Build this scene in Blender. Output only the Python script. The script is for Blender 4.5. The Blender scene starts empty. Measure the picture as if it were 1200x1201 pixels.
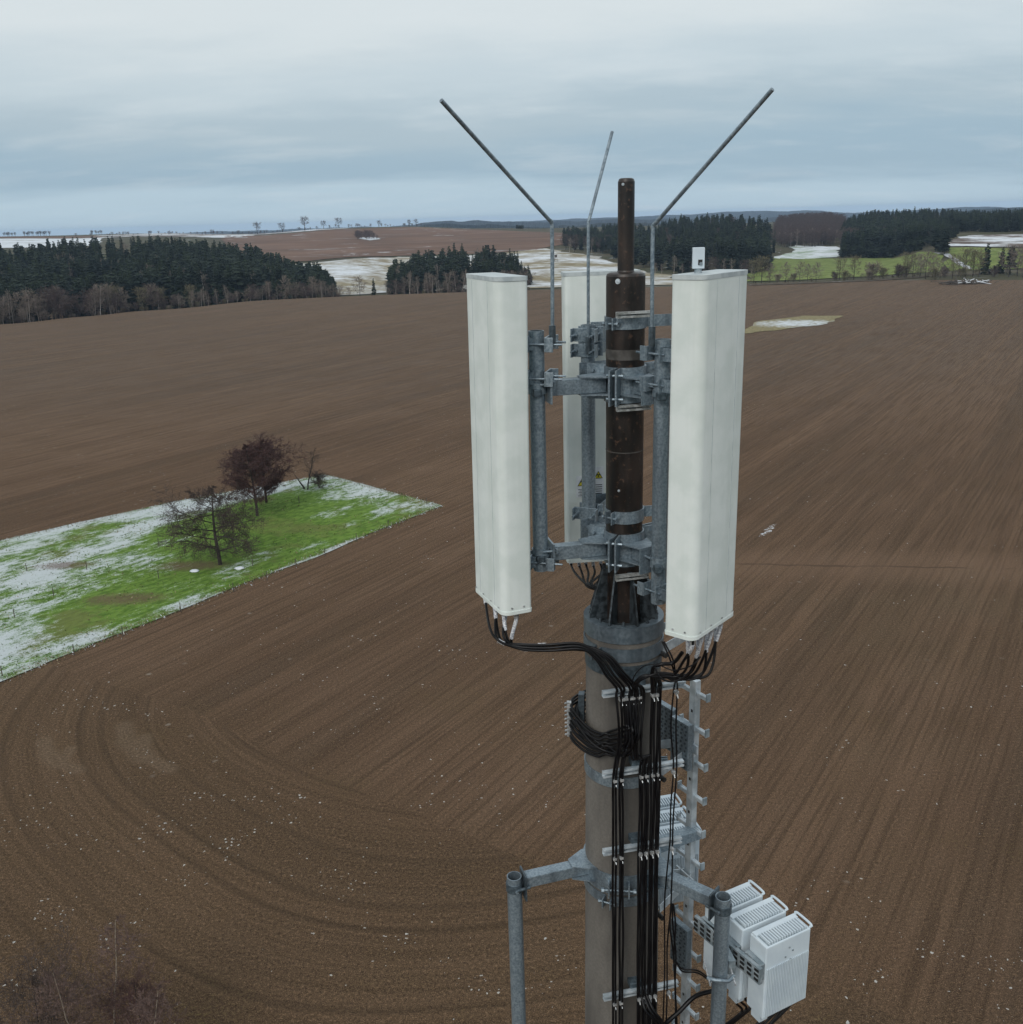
import bpy, bmesh, math, random
from math import sin, cos, pi, radians, atan2, hypot, sqrt
from mathutils import Vector, Matrix, noise as mn
from mathutils.geometry import delaunay_2d_cdt
random.seed(7)
SC = bpy.context.scene
COL = SC.collection
V = Vector
# ------------------------------------------------------------------ camera
F, ROLL, HC, W = 1120.0, 1.7, 40.0, 1200.0
PITCH = math.atan((600.5 - 257) / F)
CR = (Matrix.Rotation(pi / 2 - PITCH, 3, 'X') @ Matrix.Rotation(-radians(ROLL), 3, 'Z'))
cam = bpy.data.cameras.new('camera'); co = bpy.data.objects.new('camera', cam); COL.objects.link(co)
co.matrix_world = Matrix.Translation((0, 0, HC)) @ CR.to_4x4()
cam.sensor_width = 36; cam.lens = 36 * F / W; cam.clip_end = 40000; cam.clip_start = .1
SC.camera = co
def ray(px, py): return CR @ V(((px - 600) / F, -(py - 600.5) / F, -1))
def PY(px, py, Y):
    d = ray(px, py); return d * (Y / d.y) + V((0, 0, HC))
def PZ(px, py, z):
    d = ray(px, py); return d * ((z - HC) / d.z) + V((0, 0, HC))
# ------------------------------------------------------------------ tags
def tag(o, label=None, cat=None, group=None, kind=None):
    if label: o['label'] = label
    if cat: o['category'] = cat
    if group: o['group'] = group
    if kind: o['kind'] = kind
    return o
def thing(name, label, cat, loc, group=None):
    o = bpy.data.objects.new(name, None); COL.objects.link(o); o.location = loc; o.empty_display_size = .2
    return tag(o, label, cat, group)
def parent(o, p):
    o.parent = p
    q = p; off = V((0, 0, 0))
    while q is not None: off += V(q.location); q = q.parent
    o.location = V(o.location) - off      # every empty and mesh here is unrotated
# ------------------------------------------------------------------ node helpers
class NT:
    def __init__(s, name):
        s.m = bpy.data.materials.new(name); s.m.use_nodes = True; s.t = s.m.node_tree
        s.n = s.t.nodes; s.b = s.n['Principled BSDF']; s.out = s.n['Material Output']
        s.tc = s.n.new('ShaderNodeTexCoord')
    def L(s, a, b): s.t.links.new(a, b)
    def inp(s, sock, v):
        if hasattr(v, 'is_output'): s.L(v, sock)
        elif v is not None: sock.default_value = v
    def N(s, ty, **k):
        n = s.n.new(ty)
        for a, b in k.items(): setattr(n, a, b)
        return n
    def math(s, op, a, b=None, clamp=False):
        n = s.N('ShaderNodeMath', operation=op, use_clamp=clamp); s.inp(n.inputs[0], a)
        if b is not None: s.inp(n.inputs[1], b)
        return n.outputs[0]
    def noise(s, scale, detail=4, vec=None, rough=.55, dist=0):
        n = s.N('ShaderNodeTexNoise'); n.inputs['Scale'].default_value = scale; n.inputs['Detail'].default_value = detail
        n.inputs['Roughness'].default_value = rough; n.inputs['Distortion'].default_value = dist
        s.L(vec if vec is not None else s.tc.outputs['Object'], n.inputs['Vector']); return n.outputs[0]
    def vor(s, scale, vec=None, feature='F1', out=0, rand=1):
        n = s.N('ShaderNodeTexVoronoi', feature=feature); n.inputs['Scale'].default_value = scale; n.inputs['Randomness'].default_value = rand
        s.L(vec if vec is not None else s.tc.outputs['Object'], n.inputs['Vector']); return n.outputs[out]
    def map(s, scale=(1, 1, 1), rot=(0, 0, 0), loc=(0, 0, 0), vec=None, typ='POINT'):
        n = s.N('ShaderNodeMapping', vector_type=typ); n.inputs['Scale'].default_value = scale; n.inputs['Rotation'].default_value = rot
        n.inputs['Location'].default_value = loc
        s.L(vec if vec is not None else s.tc.outputs['Object'], n.inputs['Vector']); return n.outputs[0]
    def rng(s, v, a, b, c=0., d=1., smooth=True):
        n = s.N('ShaderNodeMapRange'); n.interpolation_type = 'SMOOTHSTEP' if smooth else 'LINEAR'
        for i, q in enumerate((v, a, b, c, d)): s.inp(n.inputs[i], q)
        return n.outputs[0]
    def mix(s, f, a, b, bt='MIX'):
        n = s.N('ShaderNodeMix', data_type='RGBA', blend_type=bt)
        s.inp(n.inputs[0], f)
        for i, q in ((6, a), (7, b)):
            if hasattr(q, 'is_output'): s.L(q, n.inputs[i])
            else: n.inputs[i].default_value = (*q[:3], 1)
        return n.outputs[2]
    def bump(s, h, strength=.3, dist=.01, nrm=None):
        n = s.N('ShaderNodeBump'); n.inputs['Strength'].default_value = strength; n.inputs['Distance'].default_value = dist
        s.L(h, n.inputs['Height'])
        if nrm is not None: s.L(nrm, n.inputs['Normal'])
        return n.outputs[0]
    def fin(s, col, rough=.6, metal=0., nrm=None, spec=None):
        s.inp(s.b.inputs['Base Color'], col if hasattr(col, 'is_output') else (*col[:3], 1))
        s.inp(s.b.inputs['Roughness'], rough); s.inp(s.b.inputs['Metallic'], metal)
        if spec is not None: s.b.inputs['Specular IOR Level'].default_value = spec
        if nrm is not None: s.L(nrm, s.b.inputs['Normal'])
        return s.m
M = {}
def mottled(name, a, b, scale, rough=.5, metal=0., bs=.1, streak=None, stretch=(1, 1, 1), lo=.38, hi=.62, spec=None):
    t = NT(name); v = t.map(stretch)
    n1 = t.noise(scale, 5, v); c = t.mix(t.rng(n1, lo, hi), a, b)
    if streak:
        n2 = t.noise(9, 4, t.map((1, 1, .06))); c = t.mix(t.math('MULTIPLY', t.rng(n2, .45, .7), streak[1]), c, streak[0])
    n3 = t.noise(scale * 9, 3)
    return t.fin(c, t.rng(n1, .3, .7, rough - .08, rough + .1), metal, t.bump(n3, bs, .004), spec)
M['galv'] = mottled('galvanised_steel', (.135, .185, .225), (.33, .395, .44), 70, .40, .5, .12, ((.07, .09, .11), .6), lo=.22, hi=.80)
M['galv_dark'] = mottled('weathered_steel', (.055, .078, .095), (.105, .14, .165), 45, .45, .4, .15, ((.02, .02, .02), .5))
M['radome'] = mottled('radome_plastic', (.63, .69, .665), (.70, .75, .73), 5, .5, 0, .05, ((.55, .61, .575), .40), spec=.3)
M['radome_cap'] = mottled('radome_cap_plastic', (.36, .41, .43), (.48, .53, .54), 14, .5, 0, .05)
M['alu'] = mottled('bare_aluminium', (.38, .44, .48), (.56, .62, .66), 12, .42, .4, .05)
M['dull_alu'] = mottled('grimy_aluminium_rail', (.25, .26, .25), (.46, .48, .48), 30, .5, .4, .1)
M['unit'] = mottled('pale_grey_powder_coat', (.52, .60, .66), (.58, .66, .71), 6, .5, 0, .02, ((.48, .55, .6), .3), spec=.3)
M['unit_dark'] = mottled('grey_cast_bracket', (.20, .25, .28), (.34, .39, .42), 14, .5, .3, .05)
M['black'] = mottled('black_cable_sheath', (.003, .003, .004), (.007, .007, .008), 8, .40, 0, .02, spec=.25)
M['tagw'] = mottled('white_printed_sleeve', (.35, .37, .42), (.72, .74, .76), 90, .6, 0, .02, lo=.45, hi=.55)
M['steel_bright'] = mottled('bright_clamp_steel', (.35, .37, .38), (.62, .64, .65), 40, .38, .6, .05)
M['label_w'] = mottled('label_white', (.62, .66, .70), (.7, .73, .76), 30, .5)
M['label_y'] = mottled('label_yellow', (.55, .50, .03), (.62, .56, .05), 30, .5)
M['label_k'] = mottled('label_black', (.01, .01, .01), (.02, .02, .02), 30, .5)
M['wood_post'] = mottled('weathered_post_wood', (.05, .04, .035), (.10, .085, .07), 12, .85)
M['bark'] = mottled('dark_bark', (.018, .015, .013), (.045, .036, .03), 6, .9, 0, .4)
M['twig_red'] = mottled('reddish_brown_twigs', (.045, .022, .021), (.075, .038, .034), 3, .9)
M['twig_brown'] = mottled('brown_twigs', (.038, .027, .023), (.068, .048, .04), 3, .9)
M['birch_bark'] = mottled('pale_birch_bark', (.26, .23, .20), (.40, .37, .34), 3, .8)
M['twig_grey'] = mottled('grey_winter_twigs', (.12, .095, .080), (.20, .165, .135), .4, .9)
M['twig_purple'] = mottled('purple_brown_winter_twigs', (.062, .044, .042), (.095, .068, .062), .3, .9)
M['twig_olive'] = mottled('olive_winter_twigs', (.10, .092, .055), (.16, .14, .085), .4, .9)
M['spruce'] = mottled('dark_spruce_needles', (.007, .014, .010), (.036, .052, .028), .12, .85, spec=.2)
M['spruce_blue'] = mottled('blue_green_spruce_needles', (.009, .018, .015), (.036, .050, .034), .12, .85, spec=.2)
M['snow'] = mottled('thin_snow', (.52, .57, .62), (.68, .72, .76), 1.5, .7, 0, .3)
def rust_mat():
    t = NT('rusty_brown_tube')
    n1 = t.noise(9, 6, t.map((1, 1, .35))); n2 = t.noise(34, 4); n3 = t.noise(3, 3, t.map((1, 1, .12)))
    c = t.mix(t.rng(n1, .4, .66), (.009, .0075, .007), (.024, .015, .011))
    c = t.mix(t.math('MULTIPLY', t.rng(n2, .58, .70), .7), c, (.085, .050, .034))
    c = t.mix(t.math('MULTIPLY', t.rng(n3, .56, .68), .45), c, (.085, .075, .068))
    return t.fin(c, t.rng(n1, .3, .7, .28, .55), .0, t.bump(n2, .25, .004))
M['rust'] = rust_mat()
M['dark_steel'] = mottled('dark_weathered_steel', (.028, .036, .042), (.075, .095, .11), 30, .45, .4, .2, ((.01, .01, .01), .6))
M['ring_steel'] = mottled('blue_grey_ring_steel', (.10, .135, .16), (.17, .21, .245), 40, .4, .45, .12, ((.05, .065, .08), .5), lo=.25, hi=.75)
M['rust_light'] = mottled('worn_grey_paint_band', (.045, .042, .038), (.085, .08, .075), 12, .5)
def concrete():
    t = NT('spun_concrete')
    n1 = t.noise(2.2, 6, t.map((1, 1, .35))); n2 = t.noise(60, 4); n3 = t.vor(70)
    c = t.mix(t.rng(n1, .35, .65), (.085, .078, .07), (.165, .153, .136))
    c = t.mix(t.math('MULTIPLY', t.rng(n2, .35, .65), .35), c, (.075, .07, .063))
    c = t.mix(t.math('MULTIPLY', t.rng(n3, .12, .05), .6), c, (.055, .05, .045))
    n4 = t.noise(5, 4, t.map((1, 1, .05))); c = t.mix(t.math('MULTIPLY', t.rng(n4, .50, .66), .6), c, (.055, .052, .048))
    return t.fin(c, .85, 0, t.bump(n2, .35, .006))
M['concrete'] = concrete()
# ------------------------------------------------------------------ mesh builder
class MB:
    def __init__(s): s.v = []; s.f = []; s.sm = []; s.mi = []; s.mat = 0
    def add(s, vs, fs, smooth=False):
        o = len(s.v); s.v += [tuple(q) for q in vs]; s.f += [tuple(i + o for i in f) for f in fs]; s.sm += [smooth] * len(fs); s.mi += [s.mat] * len(fs)
        return s
    def box(s, c, size, ax=(1, 0, 0), up=(0, 0, 1)):
        x = V(ax).normalized(); z = V(up).normalized(); y = z.cross(x).normalized(); z = x.cross(y); c = V(c)
        hx, hy, hz = [q / 2 for q in size]; vs = []
        for k in (-1, 1):
            for i, j in ((-1, -1), (1, -1), (1, 1), (-1, 1)): vs.append(c + x * hx * i + y * hy * j + z * hz * k)
        return s.add(vs, [(3, 2, 1, 0), (4, 5, 6, 7), (0, 1, 5, 4), (1, 2, 6, 5), (2, 3, 7, 6), (3, 0, 4, 7)])
    def prism(s, poly, d0, d1, o=(0, 0, 0), x=(1, 0, 0), y=(0, 1, 0), smooth=False):   # polygon in x,y swept along z from d0 to d1
        x = V(x); y = V(y); z = x.cross(y).normalized(); o = V(o); n = len(poly)
        a = [o + x * p[0] + y * p[1] + z * d0 for p in poly]; b = [o + x * p[0] + y * p[1] + z * d1 for p in poly]
        s.add(a + b, [(i, (i + 1) % n, n + (i + 1) % n, n + i) for i in range(n)], smooth)
        s.add(a, [tuple(range(n))[::-1]]); s.add(b, [tuple(range(n))]); return s
    def cyl(s, p0, p1, r0, r1=None, n=20, cap=True, smooth=True):
        return s.tube([p0, p1], r0, n, cap, smooth, r1)
    def tube(s, path, r, n=8, cap=True, smooth=True, r1=None):
        P = [V(p) for p in path]; m = len(P); rings = []
        t = (P[1] - P[0]).normalized(); u = t.cross(V((0, 0, 1)))
        if u.length < .05: u = t.cross(V((1, 0, 0)))
        u.normalize(); vs = []
        for i in range(m):
            t = (P[min(i + 1, m - 1)] - P[max(i - 1, 0)]).normalized()
            u = (u - t * u.dot(t)).normalized(); w = t.cross(u)
            rr = r if r1 is None else r + (r1 - r) * i / (m - 1)
            vs += [P[i] + (u * cos(2 * pi * k / n) + w * sin(2 * pi * k / n)) * rr for k in range(n)]
        fs = [(i * n + k, i * n + (k + 1) % n, (i + 1) * n + (k + 1) % n, (i + 1) * n + k) for i in range(m - 1) for k in range(n)]
        s.add(vs, fs, smooth)
        if cap: s.add(vs[:n], [tuple(range(n))[::-1]]); s.add(vs[-n:], [tuple(range(n))])
        return s
    def pipe(s, p0, p1, ro, ri, n=28):      # open ended pipe
        p0 = V(p0); p1 = V(p1); t = (p1 - p0).normalized(); u = t.cross(V((1, 0, 0))).normalized(); w = t.cross(u)
        def ring(p, r): return [p + (u * cos(2 * pi * k / n) + w * sin(2 * pi * k / n)) * r for k in range(n)]
        A, B, C, D = ring(p0, ro), ring(p1, ro), ring(p1, ri), ring(p0, ri)
        for X, Y, sm in ((A, B, True), (B, C, False), (C, D, True), (D, A, False)):
            s.add(X + Y, [(k, (k + 1) % n, n + (k + 1) % n, n + k) for k in range(n)], sm)
        return s
    def lathe(s, c, prof, n=40, a0=0, a1=2 * pi, smooth=True):
        c = V(c); full = abs(a1 - a0 - 2 * pi) < 1e-6; m = n if full else n + 1
        for (r0, z0), (r1, z1) in zip(prof[:-1], prof[1:]):
            A = [c + V((r0 * cos(a0 + (a1 - a0) * k / n), r0 * sin(a0 + (a1 - a0) * k / n), z0)) for k in range(m)]
            B = [c + V((r1 * cos(a0 + (a1 - a0) * k / n), r1 * sin(a0 + (a1 - a0) * k / n), z1)) for k in range(m)]
            s.add(A + B, [(k, (k + 1) % m, m + (k + 1) % m, m + k) for k in range(n)], smooth)
        return s
    def band(s, c, ri, ro, z0, z1, a0=0, a1=2 * pi, n=40):
        c = V(c); s.lathe(c, [(ro, z0), (ro, z1), (ri, z1), (ri, z0), (ro, z0)], n, a0, a1)
        if abs(a1 - a0 - 2 * pi) > 1e-6:
            for a in (a0, a1):
                q = [c + V((r * cos(a), r * sin(a), z)) for r, z in ((ri, z0), (ro, z0), (ro, z1), (ri, z1))]; s.add(q, [(0, 1, 2, 3)])
        return s
    def build(s, name, mat, par=None, bevel=0, origin=None):
        me = bpy.data.meshes.new(name); o0 = V(origin) if origin is not None else V((0, 0, 0))
        if origin is None and par is not None:
            q = par
            while q is not None: o0 += V(q.location); q = q.parent
        vs = [(a - o0.x, b - o0.y, c - o0.z) for a, b, c in s.v]
        me.from_pydata(vs, [], s.f); me.polygons.foreach_set('use_smooth', s.sm)
        for m in (mat if isinstance(mat, (list, tuple)) else [mat]): me.materials.append(m)
        if any(s.mi): me.polygons.foreach_set('material_index', s.mi)
        me.update()
        o = bpy.data.objects.new(name, me); COL.objects.link(o)
        if par is not None: o.parent = par
        elif origin is not None: o.location = o0
        if bevel:
            b = o.modifiers.new('bevel', 'BEVEL'); b.width = bevel; b.segments = 2; b.limit_method = 'ANGLE'; b.angle_limit = radians(50)
        return o
def spline(P, k=8):
    P = [V(p) for p in P]; P = [P[0] * 2 - P[1]] + P + [P[-1] * 2 - P[-2]]; out = []
    for i in range(1, len(P) - 2):
        for j in range(k):
            t = j / k; a, b, c, d = P[i - 1:i + 3]
            out.append(.5 * ((2 * b) + (c - a) * t + (2 * a - 5 * b + 4 * c - d) * t * t + (3 * b - a - 3 * c + d) * t ** 3))
    return out + [P[-2]]
def dirv(deg): return V((cos(radians(deg)), sin(radians(deg)), 0))
Z = V((0, 0, 1))

# ================================================================== TERRAIN
def smooth(t): t = max(0, min(1, t)); return t * t * (3 - 2 * t)
def hz(px, d, py):
    r = ray(px, py); return HC + r.z / hypot(r.x, r.y) * d
COLS = {
 -150: [(450, 0.), (500, '388'), (620, '380'), (900, '320'), (1300, '293'), (1800, '282'), (3000, '279'), (12000, '278')],
 0: [(511, 0.), (560, '384'), (700, '352'), (900, '316'), (1300, '291'), (1700, '280'), (2200, '277.5'), (3000, '285.0'), (12000, '289.5')],
 80: [(526, 0.), (575, '377'), (700, '347'), (900, '312'), (1300, '290'), (1700, '279'), (2200, '276'), (3000, '283.0'), (12000, '287.0')],
 150: [(541, 0.), (590, '370'), (700, '342'), (900, '310'), (1300, '285'), (1700, '276.5'), (2200, '274'), (3000, '281.0'), (12000, '285.0')],
 300: [(574, 0.), (625, '358'), (760, '335'), (900, '313'), (1100, '300'), (1400, '283'), (1700, '275'), (2200, '274.5'), (3000, '279.0'), (12000, '281.0')],
 400: [(577, 0.), (625, '352'), (720, '345'), (1000, '302'), (1350, '280'), (1700, '267.5'), (2200, '268.5'), (3000, '276.0'), (12000, '278.0')],
 480: [(577, 0.), (625, '349'), (760, '340'), (1050, '300'), (1350, '277'), (1700, '265.5'), (2200, '267'), (3000, '275.0'), (12000, '276.0')],
 560: [(574, 0.), (625, '347'), (760, '324'), (1050, '297'), (1350, '277'), (1650, '268'), (2300, '269'), (3000, '273.0'), (12000, '274.0')],
 640: [(570, 0.), (625, '340'), (660, '337'), (1050, '293'), (1350, '275'), (1650, '268'), (2300, '268'), (3000, '270.0'), (12000, '271.0')],
 720: [(568, 0.), (625, '338'), (660, '335'), (800, '318'), (1000, '299'), (1200, '284'), (1650, '268'), (2300, '266'), (3000, '268.0'), (12000, '269.0')],
 800: [(570, 0.), (625, '336'), (660, '333'), (780, '318'), (950, '290'), (1200, '272'), (1650, '266'), (2300, '264'), (3000, '266.0'), (12000, '267.0')],
 870: [(585, 0.), (630, '333'), (690, '328'), (780, '316'), (950, '289'), (1200, '272'), (1650, '264'), (2300, '262'), (3000, '263.0'), (12000, '265.0')],
 930: [(592, 0.), (640, '331'), (700, '323'), (950, '303'), (1150, '290'), (1300, '278'), (1550, '263'), (2300, '260'), (3000, '261.0'), (12000, '263.0')],
 1040: [(610, 0.), (650, '325.5'), (700, '318'), (930, '303'), (1050, '290'), (1250, '267'), (1650, '262'), (2300, '258'), (3000, '259.0'), (12000, '260.0')],
 1105: [(630, 0.), (665, '321'), (700, '312'), (800, '287'), (980, '274'), (1300, '262'), (2000, '258'), (3000, '258.0'), (12000, '258.0')],
 1200: [(655, 0.), (690, '317'), (760, '297'), (830, '286'), (1000, '273'), (1300, '262'), (2000, '256'), (3000, '255.0'), (12000, '255.0')],
 1400: [(670, 0.), (700, '312'), (760, '300'), (900, '280'), (1000, '272'), (1300, '262'), (2000, '252'), (3000, '254.0'), (12000, '252.0')],
}
colaz = []
for px, rows in COLS.items():
    r = ray(px, 300); az = atan2(r.x, r.y)
    colaz.append((az, [(d, (z if not isinstance(z, str) else hz(px, d, float(z)))) for d, z in rows]))
def prof(rows, d):
    if d <= rows[0][0]: return 0.
    for (d0, z0), (d1, z1) in zip(rows[:-1], rows[1:]):
        if d <= d1: return z0 + (z1 - z0) * (d - d0) / (d1 - d0)
    return rows[-1][1]
def tz(x, y):
    d = hypot(x, y)
    if d < 400: return 0.
    az = atan2(x, y)
    def at(dd):
        if az <= colaz[0][0]: return prof(colaz[0][1], dd)
        if az >= colaz[-1][0]: return prof(colaz[-1][1], dd)
        for (a0, r0), (a1, r1) in zip(colaz[:-1], colaz[1:]):
            if az <= a1:
                t = (az - a0) / (a1 - a0); t = t * .4 + .6 * smooth(t)
                return prof(r0, dd) * (1 - t) + prof(r1, dd) * t
    w = d * .02
    return (at(d) * 2 + at(d - w) + at(d + w)) / 4
def hit(px, py, dmin=0):        # ground point on the ray through a photo pixel
    r = ray(px, py); k = hypot(r.x, r.y); r = r / k; d = max(20., dmin); best = (1e9, d)
    while d < 2300:
        p = r * d; c = HC + r.z * d - tz(p.x, p.y)
        if d > 400: best = min(best, (c, d))
        if c < 0: break
        d *= 1.004 if d > 400 else 1.03
    else:
        p = r * best[1]; return V((p.x, p.y, tz(p.x, p.y)))
    lo, hi = d / 1.03, d
    for _ in range(25):
        m = (lo + hi) / 2; p = r * m
        if HC + r.z * m < tz(p.x, p.y): hi = m
        else: lo = m
    p = r * hi; return V((p.x, p.y, tz(p.x, p.y)))
def at(px, d, py=330):
    r = ray(px, py); k = hypot(r.x, r.y); return V((r.x / k * d, r.y / k * d, tz(r.x / k * d, r.y / k * d)))

def soil(t):
    P = t.tc.outputs['Object']
    sep = t.N('ShaderNodeSeparateXYZ'); t.L(P, sep.inputs[0]); X, Y = sep.outputs[0], sep.outputs[1]
    a = radians(56.5)
    u = t.math('ADD', t.math('MULTIPLY', X, cos(a)), t.math('MULTIPLY', Y, sin(a)))          # along rows
    w = t.math('ADD', t.math('MULTIPLY', X, -sin(a)), t.math('MULTIPLY', Y, cos(a)))         # across
    cx, cy = -3., 90.
    dx = t.math('SUBTRACT', X, cx); dy = t.math('SUBTRACT', Y, cy)
    wob = t.noise(.022, 1)
    rr = t.math('SQRT', t.math('ADD', t.math('POWER', dx, 2), t.math('POWER', t.math('MULTIPLY', dy, .85), 2)))
    rr = t.math('ADD', rr, t.math('MULTIPLY', wob, 6))
    th = t.math('MULTIPLY', t.math('ARCTAN2', dy, dx), 30)
    reg = t.math('ADD', t.math('ADD', t.math('MULTIPLY', X, .70), Y), t.math('MULTIPLY', wob, 12))
    arc = t.math('LESS_THAN', reg, 59.)
    arcs = t.rng(reg, 66, 52)
    cm = t.N('ShaderNodeMix', data_type='FLOAT'); t.L(arc, cm.inputs[0]); t.L(u, cm.inputs[2]); t.L(th, cm.inputs[3]); al = cm.outputs[0]
    cm = t.N('ShaderNodeMix', data_type='FLOAT'); t.L(arc, cm.inputs[0]); t.L(w, cm.inputs[2]); t.L(rr, cm.inputs[3]); ac = cm.outputs[0]
    def rows(s_across, s_along, det=3):
        c1 = t.N('ShaderNodeCombineXYZ'); t.inp(c1.inputs[0], t.math('MULTIPLY', al, s_along)); t.inp(c1.inputs[1], t.math('MULTIPLY', ac, s_across))
        return t.noise(1, det, c1.outputs[0])
    fine = rows(2.6, .07, 2)
    mid = rows(.55, .008, 3)
    wide = rows(.085, .005, 3)
    blot = t.noise(.012, 4, rough=.6); clod = t.noise(4.6, 4, rough=.75); grain = t.noise(15, 3, rough=.8); patch = t.noise(.09, 3, rough=.6)
    c = t.mix(t.rng(blot, .35, .68), (0.110, 0.066, 0.040), (0.157, 0.099, 0.062))
    c = t.mix(t.math('MULTIPLY', t.rng(wide, .44, .66), .55), c, (0.191, 0.125, 0.081))
    c = t.mix(t.math('MULTIPLY', t.rng(wide, .50, .34), .55), c, (0.060, 0.045, 0.031))
    c = t.mix(t.math('MULTIPLY', t.math('MULTIPLY', t.rng(blot, .50, .62), t.rng(Y, 160, 90)), .45), c, (0.073, 0.064, 0.034))
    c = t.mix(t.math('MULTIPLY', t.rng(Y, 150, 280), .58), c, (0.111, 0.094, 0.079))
    c = t.mix(t.math('MULTIPLY', t.rng(mid, .46, .64), .38), c, (0.196, 0.123, 0.076))
    c = t.mix(t.math('MULTIPLY', t.rng(mid, .46, .34), .38), c, (0.078, 0.047, 0.028))
    c = t.mix(t.math('MULTIPLY', t.rng(patch, .42, .62), .25), c, (0.113, 0.069, 0.038))
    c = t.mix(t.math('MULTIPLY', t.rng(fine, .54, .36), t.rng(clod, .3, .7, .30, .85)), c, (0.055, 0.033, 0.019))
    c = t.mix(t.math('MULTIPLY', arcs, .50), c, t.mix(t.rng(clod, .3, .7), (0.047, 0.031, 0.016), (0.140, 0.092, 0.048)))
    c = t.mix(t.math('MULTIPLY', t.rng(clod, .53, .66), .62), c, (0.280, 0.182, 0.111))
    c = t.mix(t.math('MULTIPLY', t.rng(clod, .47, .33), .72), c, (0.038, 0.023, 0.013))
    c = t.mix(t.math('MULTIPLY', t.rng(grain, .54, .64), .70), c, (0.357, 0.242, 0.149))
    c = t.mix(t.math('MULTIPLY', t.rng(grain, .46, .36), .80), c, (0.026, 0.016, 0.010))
    # wheel tracks
    fr_ = t.math('FRACT', t.math('DIVIDE', t.math('ADD', ac, t.math('MULTIPLY', wob, 2)), 5.3))
    tk = t.math('MAXIMUM', t.rng(t.math('ABSOLUTE', t.math('SUBTRACT', fr_, .30)), .075, .015), t.rng(t.math('ABSOLUTE', t.math('SUBTRACT', fr_, .62)), .075, .015))
    tk = t.math('MULTIPLY', t.math('MULTIPLY', tk, t.rng(mid, .42, .60)), t.rng(arc, 0, 1, .22, .34))
    c = t.mix(tk, c, (.040, .027, .016))
    # soft pale smears of dry soil
    def seg(p, q, wd_):
        A_, B_ = PZ(*p, 0), PZ(*q, 0); bx, by = B_.x - A_.x, B_.y - A_.y; L2 = bx * bx + by * by
        h_ = t.math('DIVIDE', t.math('ADD', t.math('MULTIPLY', t.math('SUBTRACT', X, A_.x), bx), t.math('MULTIPLY', t.math('SUBTRACT', Y, A_.y), by)), L2, True)
        ex = t.math('SUBTRACT', t.math('SUBTRACT', X, A_.x), t.math('MULTIPLY', h_, bx)); ey = t.math('SUBTRACT', t.math('SUBTRACT', Y, A_.y), t.math('MULTIPLY', h_, by))
        return t.math('DIVIDE', t.math('SQRT', t.math('ADD', t.math('MULTIPLY', ex, ex), t.math('MULTIPLY', ey, ey))), wd_)
    ds = None
    for p, q, wd_ in (((52, 868), (56, 884), .9), ((56, 884), (72, 896), 1.1), ((72, 896), (92, 903), .8), ((74, 893), (83, 878), .7), ((146, 850), (150, 868), 1.), ((150, 868), (170, 888), 1.3), ((170, 888), (200, 902), .9), ((168, 884), (171, 864), .8)):
        d_ = seg(p, q, wd_); ds = d_ if ds is None else t.math('MINIMUM', ds, d_)
    c = t.mix(t.math('MULTIPLY', t.rng(t.math('ADD', ds, t.math('MULTIPLY', clod, .9)), 1.55, .75), .55), c, t.mix(t.rng(clod, .35, .65), (.12, .084, .054), (.23, .165, .11)))
    # furrow across the field
    fl = t.math('ADD', t.math('ADD', Y, t.math('MULTIPLY', X, .135)), t.math('MULTIPLY', t.noise(.35, 4), 1.6))
    fl = t.math('ABSOLUTE', t.math('SUBTRACT', fl, 111.0))
    fm = t.math('MULTIPLY', t.rng(fl, .40, .08), t.math('MULTIPLY', t.rng(X, 10, 30), t.math('MULTIPLY', t.rng(patch, .38, .54), t.rng(clod, .35, .55, .3, 1))))
    c = t.mix(t.math('MULTIPLY', fm, .85), c, (0.020, 0.012, 0.008))
    c = t.mix(t.math('MULTIPLY', t.math('MULTIPLY', t.rng(fl, 8, 1.5), t.rng(X, 8, 30)), .28), c, (0.243, 0.157, 0.103))
    # snow crumbs in drifts, straw, green shoots
    dv = t.N('ShaderNodeVectorMath', operation='ADD'); t.L(P, dv.inputs[0])
    nn = t.N('ShaderNodeTexNoise'); nn.inputs['Scale'].default_value = 4.; nn.inputs['Detail'].default_value = 2; t.L(P, nn.inputs['Vector'])
    sc = t.N('ShaderNodeVectorMath', operation='SCALE'); t.L(nn.outputs['Color'], sc.inputs[0]); sc.inputs['Scale'].default_value = .35; t.L(sc.outputs[0], dv.inputs[1])
    vo = t.N('ShaderNodeTexVoronoi'); vo.inputs['Scale'].default_value = 3.0; t.L(dv.outputs[0], vo.inputs['Vector'])
    cs = t.N('ShaderNodeSeparateColor'); t.L(vo.outputs['Color'], cs.inputs[0])
    size = t.rng(t.math('POWER', cs.outputs[1], 2), 0, 1, .07, .26, False)
    crumbs = t.rng(t.math('SUBTRACT', vo.outputs['Distance'], size), .02, -.02)
    drift = t.rng(t.noise(.11, 5, rough=.75), .50, .60); near = t.rng(t.math('ADD', Y, t.math('MULTIPLY', X, .25)), 60, 44)
    pk = t.math('ADD', t.math('ADD', t.math('MULTIPLY', t.math('MULTIPLY', drift, t.rng(Y, 120, 60, .25, 1)), t.rng(X, 10, -5, .14, .42)), .012), t.math('MULTIPLY', t.math('MULTIPLY', t.rng(drift, .35, 1), near), 1.4))
    pick = t.math('LESS_THAN', cs.outputs[0], pk)
    c = t.mix(t.math('MULTIPLY', t.math('MULTIPLY', crumbs, pick), t.rng(cs.outputs[2], 0, 1, .5, 1)), c, (.66, .66, .63))
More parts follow.
